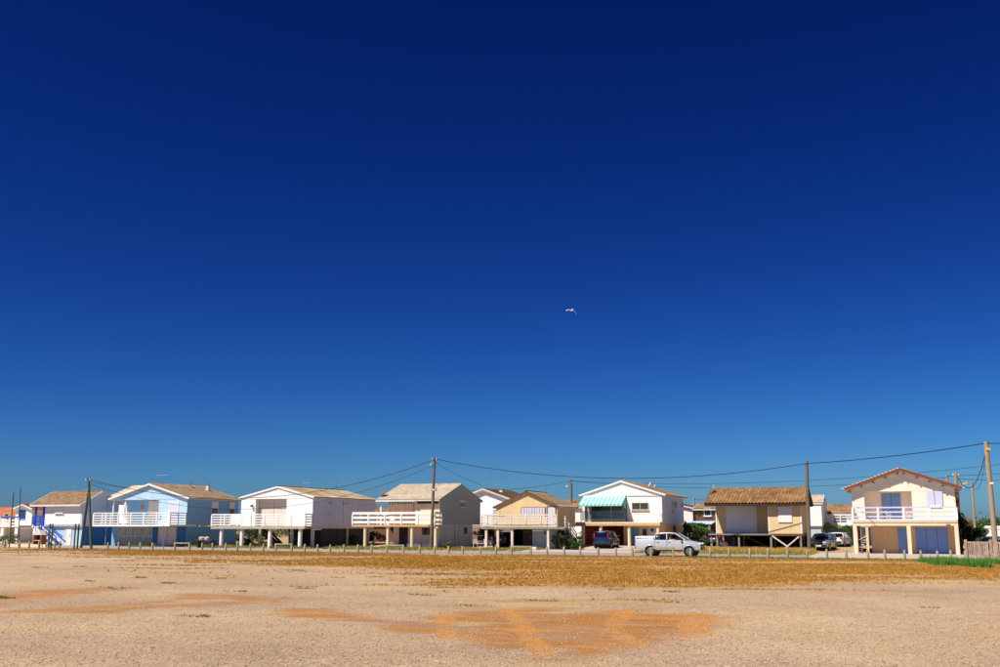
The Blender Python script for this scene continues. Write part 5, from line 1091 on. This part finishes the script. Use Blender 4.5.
# ------------------------------------------------------------------ people, bird
def skinned(name, joints, edges, m, parent, root=0, sub=1):
    me = bpy.data.meshes.new(name); me.from_pydata([j[:3] for j in joints], edges, []); o = bpy.data.objects.new(name, me); COL.objects.link(o); o.parent = parent
    s = o.modifiers.new('skin', 'SKIN'); ld = me.skin_vertices[0].data
    for i, j in enumerate(joints): ld[i].radius = (j[3], j[4] if len(j) > 4 else j[3]); ld[i].use_root = (i == root)
    sb = o.modifiers.new('sub', 'SUBSURF'); sb.levels = sb.render_levels = sub; s.use_smooth_shade = True
    me.materials.append(M(m)); return o
def passenger():
    # sits on the near front seat, arm resting on the open window sill (pickup's own frame: x forward, y to its left)
    h = thing('person', 'person in grey shirt leaning an arm out of the pickup window', 'person', (pu+.2, pv-.42, G(pu, pv)+.62))
    body = [(0, 0, .1, .15, .17), (-.05, 0, .35, .15, .18), (-.08, 0, .56, .13, .2), (-.07, 0, .66, .06, .06), (-.05, 0, .76, .055), (-.04, 0, .83, .085), (-.035, 0, .93, .085), (-.04, 0, 1.0, .05),
            (-.07, -.19, .56, .065), (.02, -.33, .56, .05), (.28, -.4, .6, .038), (.36, -.41, .61, .026), (.46, -.42, .6, .014), (.45, -.39, .6, .013), (.4, -.37, .62, .012), (.47, -.44, .6, .013), (.44, -.46, .59, .011),
            (-.07, .19, .54, .065), (.05, .26, .34, .05), (.3, .2, .42, .038), (.38, .18, .44, .03),
            (.2, -.1, .1, .09), (.45, -.12, .12, .075), (.5, -.12, -.2, .055), (.2, .1, .1, .09), (.45, .12, .12, .075), (.5, .12, -.2, .055)]
    E_ = [(0, 1), (1, 2), (2, 3), (3, 4), (4, 5), (5, 6), (6, 7), (2, 8), (8, 9), (9, 10), (10, 11), (11, 12), (11, 13), (11, 14), (11, 15), (11, 16), (2, 17), (17, 18), (18, 19), (19, 20), (0, 21), (21, 22), (22, 23), (0, 24), (24, 25), (25, 26)]
    skinned('body', body, E_, 'skin', h, 0, 2)
    skinned('shirt', [(-.0, 0, .1, .165, .185), (-.05, 0, .35, .165, .195), (-.08, 0, .55, .145, .215), (-.07, 0, .63, .08), (-.07, -.2, .56, .08), (-.02, -.28, .56, .07), (-.07, .2, .54, .08), (-.0, .24, .44, .07)], [(0, 1), (1, 2), (2, 3), (2, 4), (4, 5), (2, 6), (6, 7)], 'shirt', h, 0, 1)
    skinned('hair', [(-.075, 0, .9, .075), (-.06, 0, .98, .085), (-.02, 0, 1.01, .06)], [(0, 1), (1, 2)], 'hair', h, 0, 1)
    for s in (-1, 1): MB().tube([(.036, s*.03, .905), (.046, s*.03, .905)], .01, 6).build('eye', 'dark', h, local=True)
    MB().prism([(.04, .9), (.075, .86), (.045, .855)], 'y', -.012, .012).build('nose', 'skin', h, local=True)
    MB().box(.043, .05, -.022, .022, .82, .828).build('mouth', 'brick_red', h, local=True)
passenger()
def gull():
    r = Vector(ray(571.8, 310.3)).normalized(); p = Vector((CU, CV, CZ))+r*97; h = thing('seagull', 'white seagull gliding alone in the deep blue sky', 'bird', p, TH+R(12))
    # body and wings as one lofted surface: span along local x, flying towards the camera
    st = []; n = 25
    for k in range(n):
        t = -1+2*k/(n-1); a = abs(t); x = t*.52
        z = (.06*math.sin(min(1, a/.5)*math.pi/2)-.2*max(0, a-.5)**1.3 if t < 0 else .03*math.sin(min(1, a/.3)*math.pi/2)-.5*max(0, a-.2)**1.4)
        ch = .2*(1-.25*a) if a < .7 else .165*(1-((a-.7)/.32)**1.6)+.01; th_ = .012+.004*(1-a)
        y0 = .06*a+.10*max(0, a-.5); st.append((x, y0, z, ch, th_))
    V = []; F = []; m_ = 10
    for (x, y0, z, ch, th_) in st:
        for q in range(m_):
            an = 2*math.pi*q/m_; V.append((x, y0+ch/2*math.cos(an), z+th_*math.sin(an)+.02*math.cos(an)))
    F = [(i*m_+q, i*m_+(q+1) % m_, (i+1)*m_+(q+1) % m_, (i+1)*m_+q) for i in range(n-1) for q in range(m_)]+[tuple(range(m_)), tuple(range((n-1)*m_, n*m_))]
    MB().add(V, F).build('wings', 'gull_white', h, local=True, smooth=60)
    MB().tube([(0, -.36, .03), (0, -.33, .035), (0, -.27, .035), (0, -.2, .02), (0, -.1, .005), (0, .06, 0), (0, .2, .02), (0, .32, .03)], [.008, .035, .05, .045, .075, .08, .05, .015], 12).build('body', 'gull_white', h, local=True, smooth=60)
    MB().prism([(-.03, .24), (.03, .24), (.09, .42), (0, .44), (-.09, .42)], 'z', .018, .03).build('tail', 'gull_white', h, local=True)
    MB().tube([(0, -.35, .03), (0, -.42, .015)], [.015, .004], 6).build('beak', 'yellow', h, local=True)
gull()

# ------------------------------------------------------------------ vegetation
def leaf_arrays(C, size, seed=0, flat=.0):
    rg = np.random.default_rng(seed); n = len(C)
    a = rg.normal(size=(n, 3)); a /= np.linalg.norm(a, axis=1)[:, None]; b = rg.normal(size=(n, 3)); b -= (a*b).sum(1)[:, None]*a; b /= np.linalg.norm(b, axis=1)[:, None]
    s = size*rg.uniform(.6, 1.3, n)[:, None]; a = a*s; b = b*s*.55
    V = np.stack([C-a, C+b*.9, C+a, C-b*.9], 1).reshape(-1, 3); F = np.arange(4*n).reshape(n, 4); return V, F
def clump_points(n, clumps, seed):
    rg = np.random.default_rng(seed); k = rg.integers(0, len(clumps), n); c = np.array(clumps)[k]
    d = rg.normal(size=(n, 3)); d /= np.linalg.norm(d, axis=1)[:, None]; r = rg.uniform(.35, 1, n)[:, None]**.6
    return c[:, :3]+d*r*c[:, 3:6]
def bush(label, u, v, w, hgt, m='bush_green', n=1400, leaf=.07, seed=1, name='bush', cat='bush', group=None, lift=0.):
    rg = np.random.default_rng(seed); z = G(u, v); h = thing(name, label, cat, (u, v, z), 0, group)
    cl = []
    for k in range(11):
        t = rg.uniform(0, 1); cl.append((rg.uniform(-.5, .5)*w*(1-.3*t), rg.uniform(-.4, .4)*w, lift+hgt*(.18+.62*t), w*rg.uniform(.14, .3), w*rg.uniform(.14, .3), hgt*rg.uniform(.12, .24)))
    V, F = leaf_arrays(clump_points(n, cl, seed), leaf, seed); V[:, 2] = np.maximum(V[:, 2], -.02)
    np_mesh('crown', V, F, m, h)
    b = MB()
    for k in range(6): c = cl[k]; b.tube([(rg.uniform(-.08, .08), rg.uniform(-.08, .08), -.1), (c[0]*.5, c[1]*.5, c[2]*.5), (c[0], c[1], c[2])], [.035, .025, .01], 5)
    b.build('trunk', 'bark', h, local=True); return h
bush('dark leafy shrub against the right side of the beige house', UX(563, 20.6), 20.6, 2.0, 2.0, 'bush_dark', 2600, .09, 3)
bush('lighter green shrub beside the awning house driveway', UX(573, 20.3), 20.3, 1.3, 1.3, 'bush_green', 1300, .07, 4)
bush('big bright green bush left of the tiled bungalow', UX(697, 36), 36, 2.4, 2.7, 'bush_green', 3000, .1, 5)
bush('dark climber at back corner of the awning house', UX(686, 40.5), 40.6, 1.2, 2.6, 'bush_dark', 1200, .09, 6)
bush('small grey green plant at the grey gable wall', UX(446.5, 18.6), 18.6, .8, .95, 'bush_olive', 500, .06, 7)
bush('yellow green vine on balcony behind the parked cars', UX(833, 43.6), 43.6, 3.0, .9, 'vine', 1300, .08, 8, lift=1.6)
bush('green bush tuft left of the cream house', UX(848.5, 40), 40, 1.0, 1.3, 'bush_green', 700, .08, 9, lift=1.0)
bush('dark agave like shrub right of the cream house', UX(972.5, 25.5), 25.5, 1.7, 2.4, 'bush_dark', 2600, .11, 10)
bush('bright green bush behind the dark shrub at right', UX(982, 33), 33, 2.2, 2.2, 'bush_green', 2400, .1, 11)
bush('brown dry bush behind the concrete lamp pole', UX(966, 55), 55, 3.6, 3.3, 'bush_brown', 3000, .12, 12)
bush('tall green bush beside slender grey pole', UX(985, 60), 60, 4.5, 3.4, 'bush_green', 3400, .13, 13)
bush('green bush climbing the concrete lamp pole', UX(960.5, 28.6), 28.6, 1.0, 3.6, 'bush_dark', 1600, .09, 14)
bush('small bush under the stairs of the white columns house', UX(247, 19.4), 19.4, 1.2, .9, 'bush_green', 900, .07, 15)
bush('yellowish bush behind columns of the white house', UX(262, 21), 21, 1.0, 1.3, 'vine', 800, .07, 16)
bush('dark overgrown shrub beneath the tiled bungalow', UX(764, 26.4), 26.4, 2.4, 1.2, 'bush_dark', 2200, .08, 17)
bush('low dark shrub under bungalow beside the scooter', UX(746, 26), 26, 2.2, 1.15, 'bush_dark', 2000, .08, 18)
bush('green weeds under the bungalow by the wooden pole', UX(790, 26), 26, 1.8, 1.1, 'bush_green', 1600, .07, 19)
bush('green shrub between white columns house and grey gable house', UX(356, 24), 24, 1.4, 1.3, 'bush_green', 1000, .08, 20)
bush('dark hedge bush behind the beige house posts', UX(489, 30), 30, 3.0, 2.0, 'bush_dark', 2200, .1, 21)
bush('low green bush left of the blue outside stairs', UX(8, 9), 9, 2.6, 1.3, 'bush_olive', 1500, .08, 22)
for k_, (x_, v_, w_, h_) in enumerate(((243, 30, 2.6, 1.6), (258, 33, 2.4, 1.5), (358, 33, 2.2, 1.6), (374, 31, 2.4, 1.5), (500, 33, 2.6, 1.7), (590, 42, 2.4, 1.8), (752, 33, 3.2, 1.9), (778, 34, 3.0, 1.8), (728, 35, 2.6, 1.6))):
    bush('added dark shrub backing the gap beneath ' + ['the white house, left one', 'the white house, right one', 'long white balcony, left one', 'long white balcony, right one', 'beige house deck', 'awning house balcony, far left', 'tiled bungalow, middle one', 'tiled bungalow, right one', 'tiled bungalow, left one'][k_], UX(x_, v_), v_, w_, h_, 'bush_dark', 1500, .1, 60+k_, group='added dark shrubs behind the front row')  # shrubs put in to keep the view under the floors dark
def far_scrub():
    rg = np.random.default_rng(5); C = []
    for k in range(520):
        u = rg.uniform(-190, 190); v = rg.uniform(66, 100)+abs(u)*.02; hh = rg.uniform(1.3, 2.5); w = rg.uniform(2, 5)
        if u > 33: v += rg.uniform(40, 90); hh = rg.uniform(3.0, 4.6); w *= 1.6
        p = clump_points(95, [(u+rg.uniform(-w, w), v+rg.uniform(-w, w)*.5, .24-KS*u+hh*t, w*.35, w*.35, hh*.28) for t in (.25, .5, .72, .5, .3)], k); C.append(p)
    C = np.concatenate(C); V, F = leaf_arrays(C, .3, 8); o = np_mesh('distant_scrub', V, F, 'bush_olive'); tag(o, 'low olive scrub and trees far behind the houses', 'scrub', kind='stuff')
far_scrub()
def tufts(name, label, P, hgt, m, blades=5, w=.018, spread=.05, seed=0, cat='grass', lean=.5):
    rg = np.random.default_rng(seed); n = len(P); P = np.repeat(P, blades, 0); N_ = len(P)
    a = rg.uniform(0, 2*math.pi, N_); o = np.stack([np.cos(a), np.sin(a)], 1); r = rg.uniform(0, spread, N_)[:, None]
    hh = np.repeat(hgt, blades)*rg.uniform(.5, 1.1, N_) if np.ndim(hgt) else hgt*rg.uniform(.5, 1.2, N_)
    b = P[:, :2]+o*r; z = P[:, 2]-.004; t = rg.uniform(0, math.pi, N_); d = np.stack([np.cos(t), np.sin(t)], 1)*w*rg.uniform(.6, 1.5, N_)[:, None]
    tip = b+o*(hh*lean)[:, None]*rg.uniform(.1, 1, N_)[:, None]
    V = np.stack([np.c_[b-d, z], np.c_[b+d, z], np.c_[tip, z+hh]], 1).reshape(-1, 3); F = np.arange(3*N_).reshape(N_, 3)
    o_ = np_mesh(name, V, F, m); tag(o_, label, cat, kind='stuff'); return o_
def gz(u, v): return ground_z(u, v)
def grass_mat(name, a, b, c, sc=1.6):
    m = bpy.data.materials.new(name); m.use_nodes = True; t = m.node_tree; n = t.nodes; L = t.links; p = n['Principled BSDF']; p.inputs['Roughness'].default_value = .85; p.inputs['Specular IOR Level'].default_value = .12
    geo = n.new('ShaderNodeNewGeometry'); nz = n.new('ShaderNodeTexNoise'); nz.inputs['Scale'].default_value = sc; nz.inputs['Detail'].default_value = 9; nz.inputs['Roughness'].default_value = .8
    mp = n.new('ShaderNodeMapping'); mp.inputs['Scale'].default_value = (.6, 1.3, 1); L.new(geo.outputs['Position'], mp.inputs[0]); L.new(mp.outputs[0], nz.inputs['Vector'])
    rp = n.new('ShaderNodeValToRGB'); e = rp.color_ramp.elements; e[0].position = .3; e[0].color = (*lin(a), 1); e[1].position = .7; e[1].color = (*lin(c), 1); x = e.new(.5); x.color = (*lin(b), 1)
    L.new(nz.outputs['Fac'], rp.inputs[0]); L.new(rp.outputs[0], p.inputs['Base Color']); MATS[name] = m
grass_mat('dry_orange', (126, 86, 36), (168, 118, 44), (196, 150, 68), 1.1); grass_mat('dry_pale', (168, 134, 58), (186, 152, 80), (196, 168, 104)); grass_mat('weed_green', (92, 108, 42), (120, 122, 50), (150, 134, 60), 3)
def scatter(n, u0, u1, v0, v1, dens, seed):
    rg = np.random.default_rng(seed); u = rg.uniform(u0, u1, n); v = rg.uniform(v0, v1, n); k = rg.uniform(0, 1, n) < dens(u, v); u, v = u[k], v[k]; return np.c_[u, v, gz(u, v)]
def in_view(u, v, lim=32):
    a = np.degrees(np.arctan2(-(u-CU), v-CV))-21; return (np.abs(a) < lim)
cov = lambda p: (lambda u, v: (dry_cover(u, v)**1.6)*p*in_view(u, v))
P = scatter(190000, -45, 48, -44, 3.0, cov(.55), 1); tufts('dry_grass', 'low orange brown dry grass covering the far half of the lot', P, .075, 'dry_orange', 5, .014, .07, 2)
P = scatter(70000, -45, 48, -44, 3.0, lambda u, v: cov(.3)(u, v)*smooth(.48, .65, fbm(u*.5, v, 4, 88)), 9); tufts('olive_grass', 'olive green low grass mixed into the brown cover', P, .07, 'weed_green', 4, .012, .08, 7)
P = scatter(60000, -45, 48, -44, 3.0, cov(.3), 3); tufts('pale_grass', 'thin straw coloured grass among the brown cover', P, .1, 'dry_pale', 4, .01, .08, 4)
def blob(u, v, ru, rv, n, seed):
    rg = np.random.default_rng(seed); a = rg.uniform(0, 2*math.pi, n); r = np.sqrt(rg.uniform(0, 1, n))*rg.uniform(.55, 1, n); x = u+ru*r*np.cos(a); y = v+rv*r*np.sin(a); return np.c_[x, y, gz(x, y)]
P = np.concatenate([blob(*q) for q in [(UX(943, -6, 565), -5.5, .9, 1.0, 420, 1), (UX(948, -6, 565), -7.2, .8, .8, 320, 32), (UX(962, -8, 567), -7, 1.0, 1.0, 500, 2), (UX(970, -8, 567), -8.8, .7, .7, 260, 33), (UX(982, -10.5, 570), -10.5, .6, .7, 300, 3), (UX(990, -4, 566), -4, .7, .8, 160, 30), (UX(930, -2, 562), -2, .8, .7, 120, 31)]])
tufts('green_grass', 'tall fresh green grass in front of the slatted fence', P, RNG.uniform(.18, .55, len(P)), 'grass_green', 7, .02, .12, 20)
sp = [(13.2, -9.6, 1.6, .9, 130, 4), (12.0, -10.4, .9, .6, 50, 44), (.2, -15.9, 1.8, .8, 80, 5), (2.4, -14.4, 1.0, .6, 50, 6)]
for q in range(34):
    a_ = R(111)+RNG.uniform(-R(25), R(25)); d_ = RNG.uniform(27, 62); sp.append((CU+d_*math.cos(a_), CV+d_*math.sin(a_), RNG.uniform(.3, .9), RNG.uniform(.15, .4), int(RNG.uniform(8, 34)), 100+q))
P = np.concatenate([blob(*q) for q in sp]); tufts('weeds', 'small olive weed patches dotted over the lot', P, .06, 'weed_green', 5, .014, .09, 20)
rg_ = np.random.default_rng(3); k = rg_.uniform(14, 33, 700); w_ = 1.2+rg_.normal(0, .5, 700); tufts('edge_grass', 'green grass fringe along the bollards at right', np.c_[k, w_, gz(k, w_)], .16, 'verge_green', 6, .018, .1, 22)
verge = lambda u, v: (smooth(.42, .6, fbm(u, v, 2.0, 61)))*((u < -3.4) | ((u > 7.4) & (u < 21.4)))*in_view(u, v)
P = scatter(34000, -42, 22, 11.6, 21.5, verge, 31); tufts('verge_grass', 'dry yellow grass verge between road and houses', P, .2, 'verge_yellow', 5, .022, .1, 23)
P = scatter(12000, -45, 22, 11.6, 20, verge, 33); tufts('verge_weeds', 'green weeds mixed in the roadside verge', P, .24, 'verge_green', 5, .024, .1, 24)
P = scatter(9000, 9, 21, 13, 22, lambda u, v: smooth(.35, .55, fbm(u, v, 1.5, 71)), 35); tufts('tall_dry_grass', 'tall yellow dry grass in front of the tiled bungalow', P, .42, 'dry_pale', 5, .022, .12, 25)
# loose stones on the gravel
def stones(n, seed, d0, d1, s0, s1, name, label, m):
    rg = np.random.default_rng(seed); d = d0*(d1/d0)**rg.uniform(0, 1, n); a = R(90+21)+rg.uniform(-R(29), R(29), n); u = CU+d*np.cos(a); v = CV+d*np.sin(a)
    k = (rg.uniform(0, 1, n) > dry_cover(u, v)*1.2+clay_cover(u, v)[0]*.7) & (v < 1); u, v = u[k], v[k]; n = len(u); s = s0*(s1/s0)**rg.uniform(0, 1, n)**2.2
    base = np.array([(1, 0, 0), (0, 1, 0), (-1, 0, 0), (0, -1, 0), (0, 0, .6), (0, 0, -.6)]); fs = np.array([(0, 1, 4), (1, 2, 4), (2, 3, 4), (3, 0, 4), (1, 0, 5), (2, 1, 5), (3, 2, 5), (0, 3, 5)])
    V = base[None]*rg.uniform(.6, 1.2, (n, 6, 1))*s[:, None, None]; t = rg.uniform(0, 6.3, n); c, q = np.cos(t)[:, None], np.sin(t)[:, None]
    X = V[..., 0]*c-V[..., 1]*q+u[:, None]; Y = V[..., 0]*q+V[..., 1]*c+v[:, None]; Z = V[..., 2]+(gz(u, v)+s*.25)[:, None]
    F = (fs[None]+np.arange(n)[:, None, None]*6).reshape(-1, 3); o = np_mesh(name, np.stack([X, Y, Z], -1).reshape(-1, 3), F, m); tag(o, label, 'gravel', kind='stuff')
mat('stone_pale', (196, 174, 148), .9, .25, 9); mat('stone_dark', (128, 106, 86), .9, .3, 9)
stones(70000, 1, 15, 62, .007, .026, 'pale_gravel', 'pale loose pebbles scattered over the gravel lot', 'stone_pale')
stones(50000, 2, 15, 55, .006, .02, 'dark_gravel', 'darker loose pebbles scattered over the gravel lot', 'stone_dark')

# ------------------------------------------------------------------ loose things around the houses
def plastic_chair(label, u, v, z, rz, m='plastic_white'):
    h = thing('plastic_chair', label, 'chair', (u, v, z), R(rz), 'plastic garden chairs')
    MB().box(-.22, .22, -.22, .22, .42, .46).build('seat', m, h, local=True, bevel=.015)
    MB().add([(-.22, .2, .46), (.22, .2, .46), (.2, .3, .86), (-.2, .3, .86), (-.22, .23, .46), (.22, .23, .46), (.2, .33, .86), (-.2, .33, .86)], [(0,1,2,3),(7,6,5,4),(0,4,5,1),(1,5,6,2),(2,6,7,3),(3,7,4,0)]).build('backrest', m, h, local=True)
    for x in (-.2, .2):
        for y in (-.2, .2): MB().tube([(x*1.1, y*1.1, 0), (x*.95, y*.95, .42)], .022, 6).build('leg', m, h, local=True)
        MB().box(x*1.12-.025, x*1.12+.025, -.2, .24, .63, .66).build('armrest', m, h, local=True); MB().tube([(x*1.1, -.18, .44), (x*1.12, -.18, .63)], .018, 6).build('arm_post', m, h, local=True)
def garden_table(label, u, v, z, w=1.2, d=.8, m='plastic_white', name='garden_table', hgt=.72):
    h = thing(name, label, 'table', (u, v, z)); MB().box(-w/2, w/2, -d/2, d/2, hgt-.04, hgt).build('tabletop', m, h, local=True, bevel=.01)
    for x in (-1, 1):
        for y in (-1, 1): MB().tube([(x*(w/2-.08), y*(d/2-.08), 0), (x*(w/2-.12), y*(d/2-.12), hgt-.04)], .03, 6).build('leg', m, h, local=True)
    return h
garden_table('white plastic table on balcony of the cream house', UX(897, 19.4, 516), 19.4, 2.61, 1.3, .8); plastic_chair('white plastic chair right of the table on cream house balcony', UX(909, 19.4, 516), 19.4, 2.61, -90); plastic_chair('white plastic chair left of the table on cream house balcony', UX(889.5, 19.7, 516), 19.6, 2.61, 90)
plastic_chair('white plastic chair under the beige house deck, nearer the grey gable', UX(475.5, 21.5), 21.5, G(-11.5, 21.5), 200); plastic_chair('white plastic chair under the beige house deck, beside the first post', UX(487.5, 22.4), 22.4, G(-9.5, 22.4), 160)
plastic_chair('brown chair on the awning house balcony', UX(591.5, 30.2, 515), 30.2, 2.6, 20, 'orange'); garden_table('grey table on the awning house balcony', UX(606, 30.2, 515), 30.2, 2.6, 1.4, .8, 'curtain'); plastic_chair('grey chair on the awning house balcony behind glass', UX(617, 30.3, 515), 30.3, 2.6, -60, 'curtain')
garden_table('dark table on the pale blue house balcony', UX(148, 13.6, 515), 13.6, 2.35, 1.5, .8, 'brown_wood'); plastic_chair('blue chair on the pale blue house balcony', UX(158, 13.8, 515), 13.8, 2.35, -80, 'shutter_blue'); plastic_chair('white chair beside the lilac door on pale blue balcony', UX(167, 13.9, 515), 13.9, 2.35, -20)
plastic_chair('white chair on the grey gable house balcony', UX(392, 19, 515), 19, 2.31, 30); garden_table('orange brown table on the grey gable house balcony', UX(402, 19.1, 515), 19.1, 2.31, 1.3, .7, 'slab_ochre')
garden_table('dark table on balcony left end of grey gable house', UX(359, 19.6, 515), 19.6, 2.31, 1.6, .7, 'dark_brown')
def parasol():
    u, v = UX(125, 14.0, 512), 14.0; h = thing('parasol', 'closed white parasol on the pale blue house balcony', 'parasol', (u, v, 2.34))
    MB().tube([(0, 0, 0), (0, 0, 2.4)], .025, 8).build('pole', 'galv', h, local=True); MB().tube([(0, 0, 0), (0, 0, .1)], .25, 14).build('base', 'concrete', h, local=True)
    n = 16; V = []; F = []; hs = [(.75, .16), (.9, .3), (1.3, .36), (1.8, .24), (2.2, .1), (2.42, .02)]
    for z_, r in hs:
        for k in range(n): a = 2*math.pi*k/n; q = r*(1 if k % 2 else .62); V.append((q*math.cos(a), q*math.sin(a), z_))
    F = [(i*n+k, i*n+(k+1) % n, (i+1)*n+(k+1) % n, (i+1)*n+k) for i in range(len(hs)-1) for k in range(n)]
    MB().add(V, F).build('canopy', 'plastic_white', h, local=True)
parasol()
def white_screen():
    u = UX(124.5, 14.4, 512); h = thing('canvas_screen', 'white canvas wind screen at left end of pale blue balcony', 'screen', (u, 14.4, 2.34))
    MB().prism([(-.75, .1), (.8, .1), (.35, 1.95), (-.75, 2.05)], 'y', -.015, .015).build('canvas', 'plastic_white', h, local=True); MB().tube([(-.78, 0, 0), (-.78, 0, 2.1)], .025, 6).build('frame_pole', 'galv', h, local=True); MB().tube([(.82, 0, 0), (.36, 0, 2.0)], .025, 6).build('frame_pole', 'galv', h, local=True)
white_screen()
def picnic():
    u, v = UX(207, 12.2, 547), 12.0; h = thing('picnic_table', 'rustic wooden table with bins beneath, left of round columns', 'table', (u, v, G(u, v)))
    MB().box(-.95, .95, -.4, .4, .68, .75).build('tabletop', 'brown_wood', h, local=True)
    for x in (-.75, .75): MB().box(x-.07, x+.07, -.3, .3, 0, .68).build('leg', 'dark_brown', h, local=True)
    for x, w, lb in ((-.5, .3, 'left'), (.1, .22, 'right')):
        o = MB().tube([(u+x, v, G(u, v)+.752), (u+x, v, G(u, v)+.98), (u+x, v, G(u, v)+1.04)], [w*.85, w, w*.5], 12).build('cool_box', 'offwhite', smooth=40); tag(o, f'whitish tub on the rustic table, {lb} one', 'tub', 'tubs on the rustic table')
picnic()
def barbecue():
    u, v = UX(39, 11.8, 545), 11.8; h = thing('barbecue', 'brick barbecue with dark hearth below the blue stairs', 'barbecue', (u, v, G(u, v)))
    b = MB().box(-.6, -.4, -.35, .35, -.1, 1.1).box(.4, .6, -.35, .35, -.1, 1.1).box(-.399, .399, .2, .35, -.1, 1.1); 
    MB().box(-.6, -.4, -.35, .35, -.1, 1.1).build('side_wall', 'brick_red', h, local=True); MB().box(.4, .6, -.35, .35, -.1, 1.1).build('side_wall', 'brick_red', h, local=True); MB().box(-.399, .399, .2, .35, -.1, 1.1).build('back_wall', 'dark', h, local=True)
    MB().box(-.398, .398, -.35, .19, .5, .58).build('shelf', 'concrete', h, local=True); MB().prism([(-.6, 1.103), (.6, 1.103), (.2, 1.6), (-.2, 1.6)], 'y', -.35, .35).build('hood', 'offwhite', h, local=True)
barbecue()
h = thing('stone_block', 'small white concrete block in grass below the beige house', 'block', (UX(534, 17.6, 550), 17.6, G(-4, 17.6))); MB().box(-.28, .28, -.18, .18, -.05, .3).build('block', 'concrete_col', h, local=True, bevel=.03)
h = thing('low_wall', 'low pale kerb wall along the far left lot edge', 'wall', (UX(30, 5, 548), 5.4, G(-52, 5.4))); a_, b_ = UX(8, 5.4, 548), UX(46, 5.4, 548); MB().box(a_, b_, 5.3, 5.5, G(a_, 5)-.1, G(a_, 5)+.28).build('wall_run', 'slab_cream', h)
